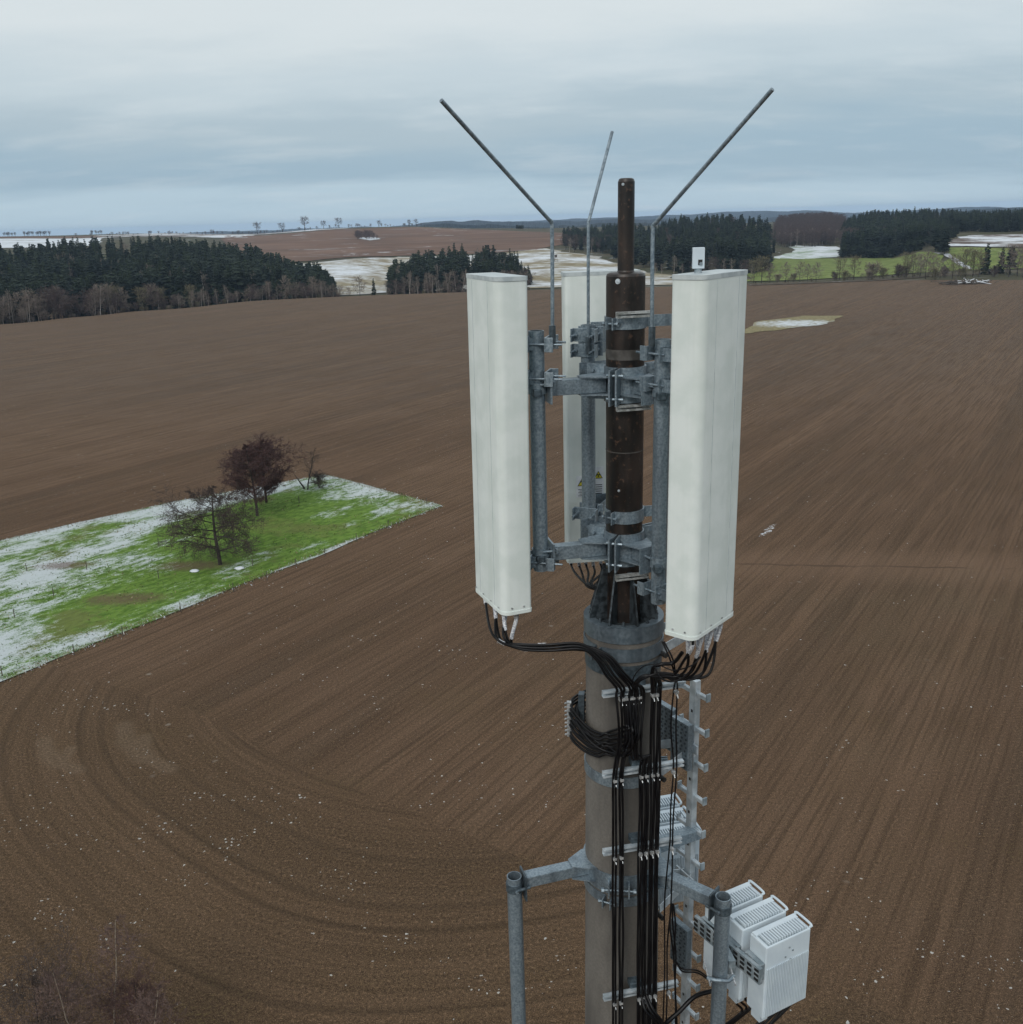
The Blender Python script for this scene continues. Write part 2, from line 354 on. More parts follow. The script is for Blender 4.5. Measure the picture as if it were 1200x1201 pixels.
    vf = t.N('ShaderNodeTexVoronoi'); vf.inputs['Scale'].default_value = .5; t.L(dv.outputs[0], vf.inputs['Vector'])
    cs2 = t.N('ShaderNodeSeparateColor'); t.L(vf.outputs['Color'], cs2.inputs[0])
    c = t.mix(t.math('MULTIPLY', t.math('MULTIPLY', t.rng(vf.outputs['Distance'], .17, .06), t.rng(patch, .48, .62)), t.math('LESS_THAN', cs2.outputs[1], .25)), c, (.24, .20, .16))
    gr = t.math('MULTIPLY', t.rng(patch, .55, .68), t.rng(clod, .52, .66))
    c = t.mix(t.math('MULTIPLY', gr, t.rng(Y, 95, 55, .10, .50)), c, (.105, .10, .022))
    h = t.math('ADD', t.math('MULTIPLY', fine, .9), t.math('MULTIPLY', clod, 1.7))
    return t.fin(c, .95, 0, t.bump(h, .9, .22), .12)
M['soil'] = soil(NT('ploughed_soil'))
def farsoil(name, a, b, snowy=0.):
    t = NT(name); v = t.map((.0035, .02, 1), (0, 0, -.35)); n = t.noise(1, 5, v); n2 = t.noise(.01, 6, rough=.65)
    c = t.mix(t.rng(n, .35, .65), a, b); c = t.mix(t.math('MULTIPLY', t.rng(n2, .4, .6), .3), c, (.06, .045, .036))
    if snowy: c = t.mix(t.math('MULTIPLY', t.rng(t.noise(1, 5, t.map((.004, .03, 1)), rough=.7), .60, .68), snowy), c, (.5, .53, .57))
    return t.fin(c, .95, 0, None, .1)
M['far_soil'] = farsoil('far_ploughed_soil', (.13, .078, .054), (.18, .115, .083), .8)
M['valley'] = farsoil('rough_pasture', (.055, .058, .03), (.09, .08, .05), .6)
def snowfield(name, g1, g2, lo, hi, scale=.014, st=(1, 1.2, 1)):
    t = NT(name); n = t.noise(scale, 7, t.map(st, (0, 0, -.3)), rough=.68); n2 = t.noise(scale * 6, 5, rough=.7)
    m = t.math('ADD', t.math('MULTIPLY', n, .7), t.math('MULTIPLY', n2, .3))
    g = t.mix(t.rng(n2, .4, .6), g1, g2)
    return t.fin(t.mix(t.rng(m, lo, hi), g, t.mix(n2, (.50, .54, .58), (.66, .70, .74))), .85, 0, None, .1)
M['snow_straw'] = snowfield('snow_over_stubble', (.20, .165, .10), (.27, .24, .16), .42, .62)
M['snow_far'] = snowfield('far_snow', (.25, .27, .26), (.35, .36, .36), .34, .5)
M['snow_green'] = snowfield('snow_on_winter_crop', (.12, .20, .08), (.20, .27, .12), .36, .56)
M['green'] = snowfield('winter_crop', (.105, .145, .035), (.17, .205, .06), .62, .72, .02)
M['snow_brown'] = snowfield('snow_on_plough', (.10, .075, .06), (.15, .12, .10), .44, .56, .01)
M['hillwood'] = mottled('distant_wood', (.010, .018, .022), (.030, .036, .036), .006, .95, spec=.05)

# polar sheet
def frange(a, b, s):
    while a < b: yield a; a += s
rad = [0.5, 20, 60, 120, 200, 300, 400] + list(frange(430, 720, 8)) + list(frange(720, 1400, 16)) + list(frange(1400, 2600, 60)) + [2800, 3200, 3800, 4500, 5500, 7000, 9000, 12000]
azs = [radians(a) for a in frange(-180, -40, 5)] + [radians(a) for a in frange(-40, 40, .45)] + [radians(a) for a in frange(40, 180, 5)]
mb = MB(); na = len(azs); vs = []
for d in rad:
    for a in azs: vs.append((d * sin(a), d * cos(a), tz(d * sin(a), d * cos(a))))
fs = []; mi = []
for i in range(len(rad) - 1):
    for k in range(na):
        k2 = (k + 1) % na; fs.append((i * na + k, (i + 1) * na + k, (i + 1) * na + k2, i * na + k2)); mi.append(0 if rad[i] < 600 else 1)
fs.append(tuple(range(na))); mi.append(0)
fs = [f[::-1] for f in fs]
mb.add(vs, fs, True); mb.mi = mi
g = mb.build('ground', [M['soil'], M['valley']]); tag(g, kind='structure')

def sheet(name, mat, pts, world=False, off=.35, step=None, wob=0, kind='structure', thick=0):
    P = [V(p) for p in pts] if world else [hit(*p) for p in pts]
    Q = []
    for i in range(len(P)):
        a, b = P[i], P[(i + 1) % len(P)]; L = (b - a).length; n = max(1, int(L / (step or max(6, L / 12))))
        for k in range(n): Q.append(a.lerp(b, k / n))
    if wob: Q = [q + V((mn.noise(q * .11) * wob + mn.noise(q * .9) * wob * .4, mn.noise(q * .11 + V((9, 3, 1))) * wob + mn.noise(q * .8 + V((3, 5, 1))) * wob * .4, 0)) for q in Q]
    b2 = [V((q.x, q.y)) for q in Q]; n = len(b2)
    x0, x1 = min(q.x for q in b2), max(q.x for q in b2); y0, y1 = min(q.y for q in b2), max(q.y for q in b2)
    s = step or max(x1 - x0, y1 - y0) / 26; pts2 = list(b2)
    y = y0 + s / 2
    while y < y1:
        x = x0 + s / 2
        while x < x1: pts2.append(V((x + random.uniform(-.2, .2) * s, y + random.uniform(-.2, .2) * s))); x += s
        y += s
    vs, _, fs, *_ = delaunay_2d_cdt(pts2, [(i, (i + 1) % n) for i in range(n)], [tuple(range(n))], 1, 1e-4)
    m = MB(); m.add([(v.x, v.y, tz(v.x, v.y) + off) for v in vs], fs, True)
    o = m.build(name, mat)
    me = o.data; me.update()
    if len(me.polygons) and sum(p.normal.z for p in me.polygons) < 0: me.flip_normals()
    if kind: o['kind'] = kind
    return o
# far fields, each laid over the terrain
far = [
 ('far_brown_field', 'far_soil', [(262, 284), (300, 309), (340, 308), (430, 302), (470, 300.5), (560, 298), (625, 294), (668, 286), (670, 275), (560, 269.5), (480, 267), (400, 269.5), (320, 276), (262, 277)]),
 ('snowy_field', 'snow_straw', [(335, 311), (470, 302), (560, 300), (612, 295), (640, 292), (664, 296), (705, 302), (725, 312), (760, 321), (792, 324), (800, 334.5), (640, 338.5), (560, 341), (470, 343), (330, 350)]),
 ('snowy_field', 'snow_far', [(-60, 292), (60, 291), (118, 287.5), (120, 279.5), (60, 280.5), (-60, 281.5)]),
 ('far_brown_field', 'far_soil', [(-60, 280.8), (120, 279), (122, 277), (-60, 278.6)]),
 ('snowy_field', 'snow_brown', [(112, 280), (200, 278), (285, 280), (300, 276), (420, 268.6), (350, 269.5), (200, 274.2), (112, 277)]),
 ('green_field', 'green', [(872, 331.3), (980, 327), (1100, 319.5), (1106, 301), (1035, 303.5), (930, 304), (900, 304), (880, 314)]),
 ('snowy_field', 'snow_green', [(905, 303), (984, 302), (983, 290), (930, 288.5), (928, 296)]),
 ('green_field', 'green', [(1108, 318.5), (1230, 313), (1230, 292), (1108, 291)]),
 ('snowy_field', 'snow_brown', [(1106, 289.5), (1230, 290), (1230, 274.5), (1135, 276.5), (1110, 284)]),
]
for nm, mt, pts in far: sheet(nm, M[mt], pts, off=.5, step=16, wob=7)
# farm track down the green slope
A, B = hit(1109, 299), hit(1137, 317)
sd = (B - A).cross(Z).normalized() * 2.2
sheet('track', M['snow_brown'], [A - sd, B - sd, B + sd, A + sd], world=True, off=.7, step=5, wob=1.2)
# verge along the far edge of the field
vp = [(878, 335.4), (930, 333.7), (985, 331.6), (1040, 329.2), (1090, 325), (1150, 322.6)]
vb = [(1150, 321.4), (1090, 323.6), (1040, 327.6), (985, 330), (930, 332.2), (878, 333.6)]
M['verge'] = snowfield('verge_litter_with_snow', (.05, .04, .03), (.10, .08, .055), .56, .66, .07)
sheet('verge', M['verge'], vp + vb, off=.25, step=6, wob=1.5)

# ------------------------------------------------------------------ near meadow
def meadow_mat():
    t = NT('meadow_grass_with_snow')
    P = t.tc.outputs['Object']; sep = t.N('ShaderNodeSeparateXYZ'); t.L(P, sep.inputs[0]); X, Y = sep.outputs[0], sep.outputs[1]
    a = radians(50); v = t.map((1, 1, 1), (0, 0, -a)); st = t.map((.5, 1, 1), (0, 0, 0), vec=v)
    n1 = t.noise(.15, 6, st, .65); n2 = t.noise(1.4, 5, st, .7); n3 = t.noise(6, 5, None, .8)
    g = t.mix(t.rng(n2, .35, .62), (.052, .112, .012), (.125, .215, .034))
    g = t.mix(t.math('MULTIPLY', t.rng(n3, .5, .7), .5), g, (.19, .22, .07))
    g = t.mix(t.math('MULTIPLY', t.rng(t.noise(.09, 5, rough=.7), .50, .64), .55), g, (.13, .125, .045))
    # snow lies towards the field edges and on the western half
    u = t.math('ADD', t.math('MULTIPLY', X, cos(radians(54.5))), t.math('MULTIPLY', Y, sin(radians(54.5))))
    w = t.math('ADD', t.math('MULTIPLY', X, -sin(radians(54.5))), t.math('MULTIPLY', Y, cos(radians(54.5))))
    # front edge w=86.3 ; increases into the meadow
    fr = t.rng(t.math('ADD', w, t.math('MULTIPLY', n3, 3.0)), 89.3, 87.4)
    frw = t.math('MULTIPLY', t.rng(w, 97, 87), t.rng(X, -22, -45))
    wb = t.math('ADD', t.math('MULTIPLY', X, -sin(radians(38))), t.math('MULTIPLY', Y, cos(radians(38))))
    bk = t.rng(t.math('ADD', wb, t.math('MULTIPLY', n2, -6)), 129, 137)
    we = t.math('MULTIPLY', t.rng(X, -36, -54), .62)
    tip = t.math('MULTIPLY', t.rng(u, 85, 102), .6)
    s = t.math('MAXIMUM', t.math('MAXIMUM', t.math('MULTIPLY', fr, .8), t.math('MULTIPLY', frw, .72)), t.math('MAXIMUM', t.math('MULTIPLY', bk, .95), t.math('MAXIMUM', we, tip)))
    m = t.math('ADD', t.math('MULTIPLY', t.math('SUBTRACT', n1, .5), 3.0), t.math('ADD', t.math('MULTIPLY', t.math('SUBTRACT', n2, .5), 1.2), t.math('MULTIPLY', t.math('SUBTRACT', n3, .5), 1.5)))
    m = t.math('ADD', m, s)
    c = t.mix(t.rng(m, .42, .86, 0, .86), g, t.mix(n3, (.36, .41, .44), (.64, .68, .72)))
    # bare straw along the edge
    c = t.mix(t.math('MULTIPLY', t.rng(n3, .5, .62), t.math('MULTIPLY', fr, .6)), c, (.27, .22, .14))
    for (x, y, rx, ry) in ((-44, 101, 4.5, 1.8), (-39.5, 111.5, 4.5, 1.7), (-56, 113, 3.5, 1.4)):      # molehill soil
        e = t.math('ADD', t.math('POWER', t.math('DIVIDE', t.math('SUBTRACT', X, x), rx), 2), t.math('POWER', t.math('DIVIDE', t.math('SUBTRACT', Y, y), ry), 2))
        c = t.mix(t.math('MULTIPLY', t.rng(t.math('ADD', e, t.math('MULTIPLY', n3, 7)), 5.0, 3.6), .75), c, (.115, .07, .05))
    return t.fin(c, .9, 0, t.bump(n3, .7, .1), .15)
M['meadow'] = meadow_mat()
mp = [V((-48.3, 81, 0)), V((-10.2, 134.3, 0)), V((-20.5, 144.6, 0)), V((-31, 154.5, 0)), V((-51, 141.2, 0)), V((-70, 123.8, 0)), V((-125, 92, 0)), V((-95, 18, 0))]
sheet('meadow', M['meadow'], mp, world=True, off=.10, step=1.4, wob=.5)
# rough grass and straw left standing along the meadow's edge
random.seed(61)
tm = MB(); seg = [(mp[i], mp[(i + 1) % 8]) for i in (0, 1, 2, 3, 4, 5)]
for a_, b_ in seg:
    L_ = (b_ - a_).length; nn_ = (b_ - a_).cross(Z).normalized()
    for _ in range(int(L_ * 60)):
        f = random.random(); q = a_.lerp(b_, f) + nn_ * random.gauss(-.35, .45)
        hh = random.uniform(.08, .38); d = V((random.gauss(0, .5), random.gauss(0, .5), 1)).normalized(); sd_ = V((random.gauss(0, 1), random.gauss(0, 1), 0)).normalized() * random.uniform(.02, .09)
        tm.mat = random.choice((0, 0, 0, 1, 2, 2)); tm.add([q - sd_ + Z * .02, q + sd_ + Z * .02, q + d * hh], [(0, 1, 2)])
for _ in range(11000):
    u_, v_ = random.uniform(0, 1), random.uniform(0, 1); a_ = mp[0].lerp(mp[1], u_) if random.random() < .6 else mp[7].lerp(mp[0], u_); b_ = mp[5].lerp(mp[3], u_) if a_.y > 81 else mp[6].lerp(mp[5], u_)
    q = a_.lerp(b_, v_)
    if mn.noise(q * .13) + random.uniform(-.3, .3) < .0: continue
    hh = random.uniform(.05, .26); d = V((random.gauss(0, .6), random.gauss(0, .6), 1)).normalized(); sd_ = V((random.gauss(0, 1), random.gauss(0, 1), 0)).normalized() * random.uniform(.03, .11)
    tm.mat = random.choice((0, 2, 2, 3, 3, 3)); tm.add([q - sd_ + Z * .1, q + sd_ + Z * .1, q + d * hh + Z * .1], [(0, 1, 2)])
M['green_tuft'] = mottled('green_grass_tuft', (.055, .10, .015), (.12, .18, .035), 3, .9)
M['straw'] = mottled('dry_straw', (.17, .13, .075), (.28, .23, .14), 3, .9); M['tuft'] = mottled('rough_grass', (.05, .07, .018), (.10, .12, .04), 3, .9)
tag(tm.build('rough_grass', [M['straw'], M['snow'], M['tuft'], M['green_tuft']]), 'straw and rough grass fringe dusted with snow along the edge of the meadow', 'grass', None, 'stuff')
# grass islet in the plough
def islet_mat():
    t = NT('snowy_rough_grass'); n = t.noise(.35, 7, rough=.75); n2 = t.noise(1.2, 4)
    sep = t.N('ShaderNodeSeparateXYZ'); t.L(t.tc.outputs['Object'], sep.inputs[0]); c0 = hit(934, 380); rx, ry = 17., 13.
    e = t.math('ADD', t.math('POWER', t.math('DIVIDE', t.math('SUBTRACT', sep.outputs[0], c0.x), rx), 2), t.math('POWER', t.math('DIVIDE', t.math('SUBTRACT', sep.outputs[1], c0.y), ry), 2))
    g = t.mix(t.rng(n2, .35, .65), (.12, .105, .04), (.235, .195, .09))
    m = t.math('ADD', t.math('MULTIPLY', t.math('SUBTRACT', n, .5), 6), t.math('SUBTRACT', .9, e))
    return t.fin(t.mix(t.rng(m, -.2, 1.0), g, (.50, .54, .57)), .9)
M['islet'] = islet_mat()
sheet('grass_patch', M['islet'], [(868, 392), (884, 381), (905, 374.5), (940, 371), (985, 370.5), (980, 377), (958, 382), (930, 385), (900, 388.5)], off=.15, step=3, wob=3)
M['shard'] = snowfield('thawing_snow_on_soil', (.09, .06, .04), (.13, .09, .06), .52, .58, 1.1)
sheet('snow_patch', M['shard'], [(888, 629), (893, 621), (901, 616), (908, 615), (903, 621), (895, 628)], off=.02, step=.3, wob=.8)

# ================================================================== TREES
def leafless(h, spread, levels, seed, twig_r=.02, trunk_r=None, up=.5, twigs=3, first=.25, nlimb=9, lean=(0, 0), droop=0.0):
    """returns wood MB and twig MB of a bare tree standing at the origin"""
    rnd = random.Random(seed); wd, tw = MB(), MB(); tr = trunk_r or h * .022
    def stick(m, a, b, r0, r1, n):
        m.tube([a, b], r0, n, False, True, r1)
    def sliver(a, b, r):
        t = (b - a).normalized(); s = t.cross(V((rnd.uniform(-1, 1), rnd.uniform(-1, 1), rnd.uniform(-1, 1)))).normalized() * r
        tw.add([a - s, a + s, b], [(0, 1, 2)])
    def grow(p, d, L, r, lv):
        n = 3; q = p
        for i in range(n):
            d = (d + V((rnd.gauss(0, .16), rnd.gauss(0, .16), rnd.gauss(0, .10) + (.06 if lv < 2 else -droop)))).normalized()
            e = q + d * L / n; rr0 = r * (1 - .25 * i); rr1 = r * (1 - .25 * (i + 1))
            if r > twig_r * 1.6: stick(wd, q, e, rr0, rr1, 5 if lv == 0 else 3)
            else: sliver(q, e, max(rr0, twig_r))
            if lv < levels:
                for _ in range(2 if lv < levels - 1 else twigs):
                    s = V((rnd.gauss(0, 1), rnd.gauss(0, 1), rnd.gauss(0, .55))); s = (s - d * s.dot(d)).normalized()
                    nd = (d * .75 + s * .85 + V((0, 0, .08 - droop))).normalized()
                    grow(q.lerp(e, rnd.uniform(.3, 1)), nd, L * rnd.uniform(.42, .62), r * .5, lv + 1)
            q = e
    # trunk
    n = 8; pts = [V((0, 0, -.4))]; d = V((lean[0], lean[1], 1)).normalized(); p = V((0, 0, 0))
    for i in range(n):
        d = (d + V((rnd.gauss(0, .05), rnd.gauss(0, .05), .02))).normalized(); p = p + d * h * .93 / n; pts.append(p)
    for i in range(n): stick(wd, pts[i], pts[i + 1], tr * (1 - .95 * i / n) + .01, tr * (1 - .95 * (i + 1) / n) + .01, 7)
    for k in range(nlimb):
        f = first + (1 - first) * (k + rnd.random() * .8) / nlimb; i = min(n - 1, int(f * n)); b = pts[i].lerp(pts[i + 1], f * n - i)
        a = k * 2.4 + rnd.uniform(-.4, .4); prof_ = sin(pi * min(1, (f - first) / (1 - first) * .85 + .22)) ** .7
        L = spread * .5 * prof_ * rnd.uniform(.8, 1.1)
        grow(b, V((cos(a), sin(a), up * rnd.uniform(.6, 1.3))).normalized(), max(L, .4), tr * .42 * (1.1 - f * .6), 1)
    return wd, tw
def spruce(h, r, seed, lv=17, pw=.62, base=.08):
    rnd = random.Random(seed); m = MB(); m.tube([(0, 0, -.5), (0, 0, h * .90)], h * .013, 4, False, True, .03)
    for i in range(lv):
        f = i / lv; z = h * (base + (.97 - base) * f); rr = r * (1 - f) ** pw * rnd.uniform(.75, 1.15) + .15; nb = 8 if f < .75 else 5
        a0 = rnd.random() * 6
        for k in range(nb):
            a = a0 + 2 * pi * k / nb + rnd.uniform(-.35, .35); L = rr * rnd.uniform(.55, 1.2); w = L * .36 + .18
            d = V((cos(a), sin(a), 0)); s = V((-sin(a), cos(a), 0)); c = V((0, 0, z + rnd.uniform(-.3, .3)))
            dz = -.25 * L * rnd.uniform(.2, 1.6)
            m.add([c + d * .05, c + d * L * .6 + s * w + Z * (dz * .8 - .3), c + d * L + Z * dz, c + d * L * .6 - s * w + Z * (dz * .8 - .3)], [(0, 1, 2), (0, 2, 3)])
            m.add([c + d * L * .1, c + d * L * .5 + Z * (dz * .5 - 1.1), c + d * L * .95 + Z * dz], [(0, 1, 2)])
    return m
def mesh_of(m, name, mats):
    o = m.build(name, mats); COL.objects.unlink(o); me = o.data; bpy.data.objects.remove(o); return me
def joined(wd, tw):
    m = MB(); m.add(wd.v, wd.f, True); n = len(wd.f); m.mat = 1; m.add(tw.v, tw.f, False); return m
SPR = [mesh_of(spruce(20 * s, r, sd, 17, pw, bs), 'spruce_mesh', M['spruce'] if sd % 2 else M['spruce_blue']) for sd, (s, r, pw, bs) in enumerate([(1, 3.9, .50, .1), (1.0, 3.7, .62, .08), (.95, 4.4, .36, .30), (1.02, 3.4, .68, .06), (.97, 4.7, .38, .25)])]
SKY = [mesh_of(joined(*leafless(16, 12, 3, 80 + i, .10, .42, .6, 3, .38, 16)), 'skyline_mesh', [M['bark'], M['twig_purple']]) for i in range(3)]
BIR = [mesh_of(joined(*leafless(17, 6.5, 3, 20 + i, .065, .19, .9, 2, .3, 14)), 'birch_mesh', [M['birch_bark'], M['twig_grey']]) for i in range(3)]
DEC = [mesh_of(joined(*leafless(16, 12, 3, 40 + i, .095, .22, .75, 3, .15, 15)), 'deciduous_mesh', [M['bark'], M[mt]]) for i, mt in enumerate(['twig_grey', 'twig_purple', 'twig_olive', 'twig_purple'])]
SHR = [mesh_of(joined(*leafless(5, 6, 2, 60 + i, .08, .07, 1.0, 8, .03, 26)), 'shrub_mesh', [M['bark'], M[mt]]) for i, mt in enumerate(['twig_grey', 'twig_olive', 'twig_purple'])]
def place(me, name, p, s, label, cat, group, rz=None, sz=None):
    o = bpy.data.objects.new(name, me); COL.objects.link(o); o.location = p; o.rotation_euler = (0, 0, random.uniform(0, 6.28) if rz is None else rz)
    o.scale = (s, s, sz or s); return tag(o, label, cat, group)
def mass(name, label, cat, items, mats, group=None):
    """one far-off wood: many trees merged; items = (mesh, point, scale)"""
    m = MB(); cache = {}
    for me, p, s in items:
        if me not in cache:
            cache[me] = ([V(v.co) for v in me.vertices], [tuple(q.vertices) for q in me.polygons], 0, [q.material_index for q in me.polygons])
        vs, fs, m0, mis = cache[me]; a = random.uniform(0, 6.28); ca, sa = cos(a) * s, sin(a) * s; o = len(m.v)
        m.v += [(p[0] + v.x * ca - v.y * sa, p[1] + v.x * sa + v.y * ca, p[2] + v.z * s) for v in vs]
        m.f += [tuple(i + o for i in f) for f in fs]; m.sm += [False] * len(fs)
        m.mi += [mats.index(me.materials[k]) for k in mis]
    o = m.build(name, mats); return tag(o, label, cat, group, 'stuff')
def topfit(px, d, ytop, lo=.55, hi=1.5, base=20.):
    p = at(px, d); z = hz(px, d, ytop) - p.z; return p, max(lo, min(hi, z / base))
def interp(tab, x):
    if x <= tab[0][0]: return tab[0][1]
    for (a, b), (c, d) in zip(tab[:-1], tab[1:]):
        if x <= c: return b + (d - b) * (x - a) / (c - a)
    return tab[-1][1]
allmats = [M['spruce'], M['spruce_blue'], M['birch_bark'], M['twig_grey'], M['bark'], M['twig_purple'], M['twig_olive']]
def wood(tops, front, back, n, nearcount, label, slabel, group, seed, kinds=None, hi=1.35, gap=None, colour=None):
    """front/back: distance of the wood's edges by photo column; tops: y of the tree line"""
    random.seed(seed); its = []; px0, px1 = tops[0][0], tops[-1][0]
    while len(its) < n:
        px = random.uniform(px0, px1); f = random.random(); d0, d1 = interp(front, px), interp(back, px); d = d0 + (d1 - d0) * f ** .9
        if gap and gap(px, f): continue
        yt = interp(tops, px) + (1 - f) * interp(front_drop[group], px) + random.uniform(-.8, 2.2) - 4.6 - (3.8 if group[:20] == 'spruces of the left ' else 2 if 'middle' in group else 0)
        p, s = topfit(px, d, yt, .5, hi * random.uniform(.9, 1.05)); its.append((f, px, d, p, s))
    its.sort(key=lambda q: q[2])
    st = []
    for i, (f, px, d, p, s) in enumerate(its):
        k = random.choice(kinds) if kinds else random.choice(SPR * 3 + [BIR[i % 3]])
        if i < nearcount: place(k, 'spruce_tree' if k in SPR else 'bare_tree', p, s, label, 'tree', group)
        else: st.append((k, p, s))
    if st: mass('spruce_wood' if not kinds or kinds[0] in SPR else 'bare_wood', slabel, 'wood', st, allmats)
front_drop = {'spruces of the left wood': [(0, 52), (150, 45), (280, 36), (390, 12)], 'spruces of the middle wood': [(455, 24), (540, 26), (625, 20)],
              'spruces of the wood behind the mast': [(660, 10), (800, 30), (905, 32)], 'spruces of the right wood': [(985, 20), (1105, 20)],
              'spruces of the far right wood': [(1100, 6), (1230, 6)], 'bare trees of the purple wood': [(905, 20), (985, 20)]}
def g1(px, f): return 78 < px < 140 and .12 < f < .40
wood([(-60, 292), (0, 287), (60, 284), (110, 283), (150, 280), (205, 277), (250, 277), (285, 281), (310, 292), (330, 301), (345, 309), (375, 311), (392, 330)],
     [(-60, 525), (0, 535), (150, 566), (300, 600), (392, 615)], [(-60, 880), (0, 900), (200, 900), (300, 850), (345, 740), (392, 680)], 950, 110,
     'dark spruce in the front rows of the wood on the left', 'dense dark spruce wood on the slope at left', 'spruces of the left wood', 11, gap=g1)
wood([(455, 322), (462, 306), (490, 292), (530, 287), (575, 289), (605, 297), (622, 318)], [(455, 640), (540, 630), (622, 640)], [(455, 700), (490, 800), (600, 800), (622, 680)], 230, 45,
     'dark spruce in the front rows of the rounded wood left of the antennas', 'rounded dark spruce wood behind the field left of the antennas', 'spruces of the middle wood', 12, kinds=SPR * 4 + BIR)
wood([(662, 268), (700, 266), (722, 262), (770, 262), (800, 253), (860, 252), (898, 255), (906, 270)], [(662, 1060), (705, 1010), (740, 840), (790, 745), (850, 720), (906, 730)], [(662, 1250), (905, 1200)], 620, 45,
     'dark spruce at the near edge of the wood behind the mast top', 'broad dark spruce wood behind the mast and right antenna', 'spruces of the wood behind the mast', 13, kinds=SPR * 5 + DEC[1:2])
wood([(905, 255), (925, 250), (960, 247), (986, 252)], [(905, 1110), (986, 1110)], [(905, 1550), (986, 1550)], 460, 0, '', 'purple brown leafless wood between two spruce woods', 'bare trees of the purple wood', 14, kinds=[DEC[1], DEC[3]], hi=2.0)
wood([(983, 258), (1010, 250), (1030, 247), (1080, 246), (1112, 248), (1116, 262)], [(983, 925), (1040, 900), (1075, 815), (1104, 738), (1112, 900)], [(983, 1350), (1116, 1350)], 620, 60,
     'dark spruce at the foot of the wood right of the purple wood', 'dark spruce wood above the green field at right', 'spruces of the right wood', 15, kinds=SPR * 5 + [DEC[1]])
wood([(1108, 248), (1150, 249), (1230, 244)], [(1108, 1000), (1230, 1010)], [(1108, 1250), (1230, 1250)], 330, 0, '', 'far right spruce wood along the brown and snowy field', 'spruces of the far right wood', 16, hi=1.6)
# mixed purple trees inside the right wood and brown scrub in the left clearing
random.seed(21)
its = []
for _ in range(70):
    px = random.uniform(78, 142); d = random.uniform(600, 680); p, s = topfit(px, d, random.uniform(334, 345), .35, .9, 16.); its.append((random.choice([DEC[1], DEC[3]]), p, s))
mass('bare_scrub', 'reddish brown scrub in the clearing of the left wood', 'scrub', its, allmats)
its = []
for _ in range(60):
    px = random.uniform(988, 1092); d = random.uniform(1010, 1060); p, s = topfit(px, d, random.uniform(264, 270), .6, 1.5, 16.); its.append((DEC[random.choice([1, 3])], p, s))
mass('bare_wood', 'band of leafless trees standing inside the right spruce wood', 'wood', its, allmats)
sheet('snow_clearing', M['snow_far'], [at(76, 640), at(76, 720), at(140, 730), at(140, 650)], world=True, off=.4)
# fringe of birches and shrubs in front of the woods: every one a thing
def fringe(tab, meshes, name, label, group, h, j=6, seed=1, smin=.35, smax=1.3):
    random.seed(seed)
    for px, d, yt in tab:
        p, s = topfit(px, d, yt, smin, smax, h); place(random.choice(meshes), name, p, s, label, name.split('_')[-1], group)
random.seed(5)
tab = [(random.uniform(-20, 400), 0, 0) for _ in range(88)]
tab = [(px, interp([(0, 524), (150, 552), (300, 586), (400, 600)], px) + random.uniform(-2, 12), interp([(0, 343), (60, 335), (150, 332), (220, 338), (300, 334), (350, 324), (400, 336)], px) + random.uniform(-7, 9)) for px, _, _ in tab]
fringe(tab, BIR + [DEC[0], DEC[1]], 'birch_tree', 'leafless pale stemmed tree at the foot of the left spruce wood', 'bare trees fringing the left wood', 17., seed=2)
tab = [(px, interp([(0, 526), (150, 556), (300, 590)], px), interp([(0, 345), (150, 333), (300, 335)], px) + random.uniform(-4, 5)) for px in (112, 122, 131, 142, 163, 175, 186, 222, 40, 60)]
fringe(tab, [DEC[0], DEC[2]], 'bushy_tree', 'broad pale olive leafless tree in front of the left wood', 'broad bare trees before the left wood', 16., seed=3)
random.seed(8)
tab = [(px, random.uniform(600, 612), random.uniform(312, 330)) for px in [455 + i * 5.2 + random.uniform(-3, 3) for i in range(32)] + [random.uniform(560, 620) for _ in range(12)]]
fringe(tab, BIR + [DEC[1]], 'birch_tree', 'leafless pale stemmed tree before the rounded middle wood', 'bare trees fringing the middle wood', 17., seed=4)
tab = [(px, random.uniform(690, 740), random.uniform(296, 309)) for px in [768, 776, 790, 800, 820, 835, 848, 858, 868, 874, 880]]
fringe(tab, BIR + [DEC[1]], 'birch_tree', 'leafless pale stemmed tree before the spruce wood behind the mast', 'bare trees before the wood behind the mast', 17., seed=5)
tab = [(px, random.uniform(1000, 1080), random.uniform(272, 279)) for px in [664, 668, 674, 688, 694, 699, 704, 709, 714]]
fringe(tab, [DEC[1], BIR[0]], 'bare_tree', 'small leafless brown tree along the snowy field behind the rear antenna', 'bare trees along the snowy field', 16., seed=6)
tab = [(px, random.uniform(1120, 1160), random.uniform(264, 272)) for px in [910, 917, 925, 932, 940, 947, 954, 961, 968, 976, 982]]
fringe(tab, BIR, 'birch_tree', 'pale birch at the foot of the purple wood', 'birches before the purple wood', 17., seed=7)
tab = [(px, random.uniform(612, 645), yt) for px, yt in ((884, 303), (893, 298), (903, 308), (921, 307), (938, 306), (947, 309), (957, 307), (984, 300), (1001, 298), (1062, 294), (1070, 296), (1078, 297), (1085, 293), (1093, 298), (1102, 305), (1116, 296), (1123, 300), (1131, 289), (1140, 290), (1147, 293), (1182, 286), (1192, 289), (1199, 287))]
fringe(tab, [DEC[0], DEC[2], DEC[0]], 'bare_tree', 'leafless grey brown tree in the hedgerow at the far edge of the brown field', 'hedgerow trees', 16., seed=9, smin=.4)
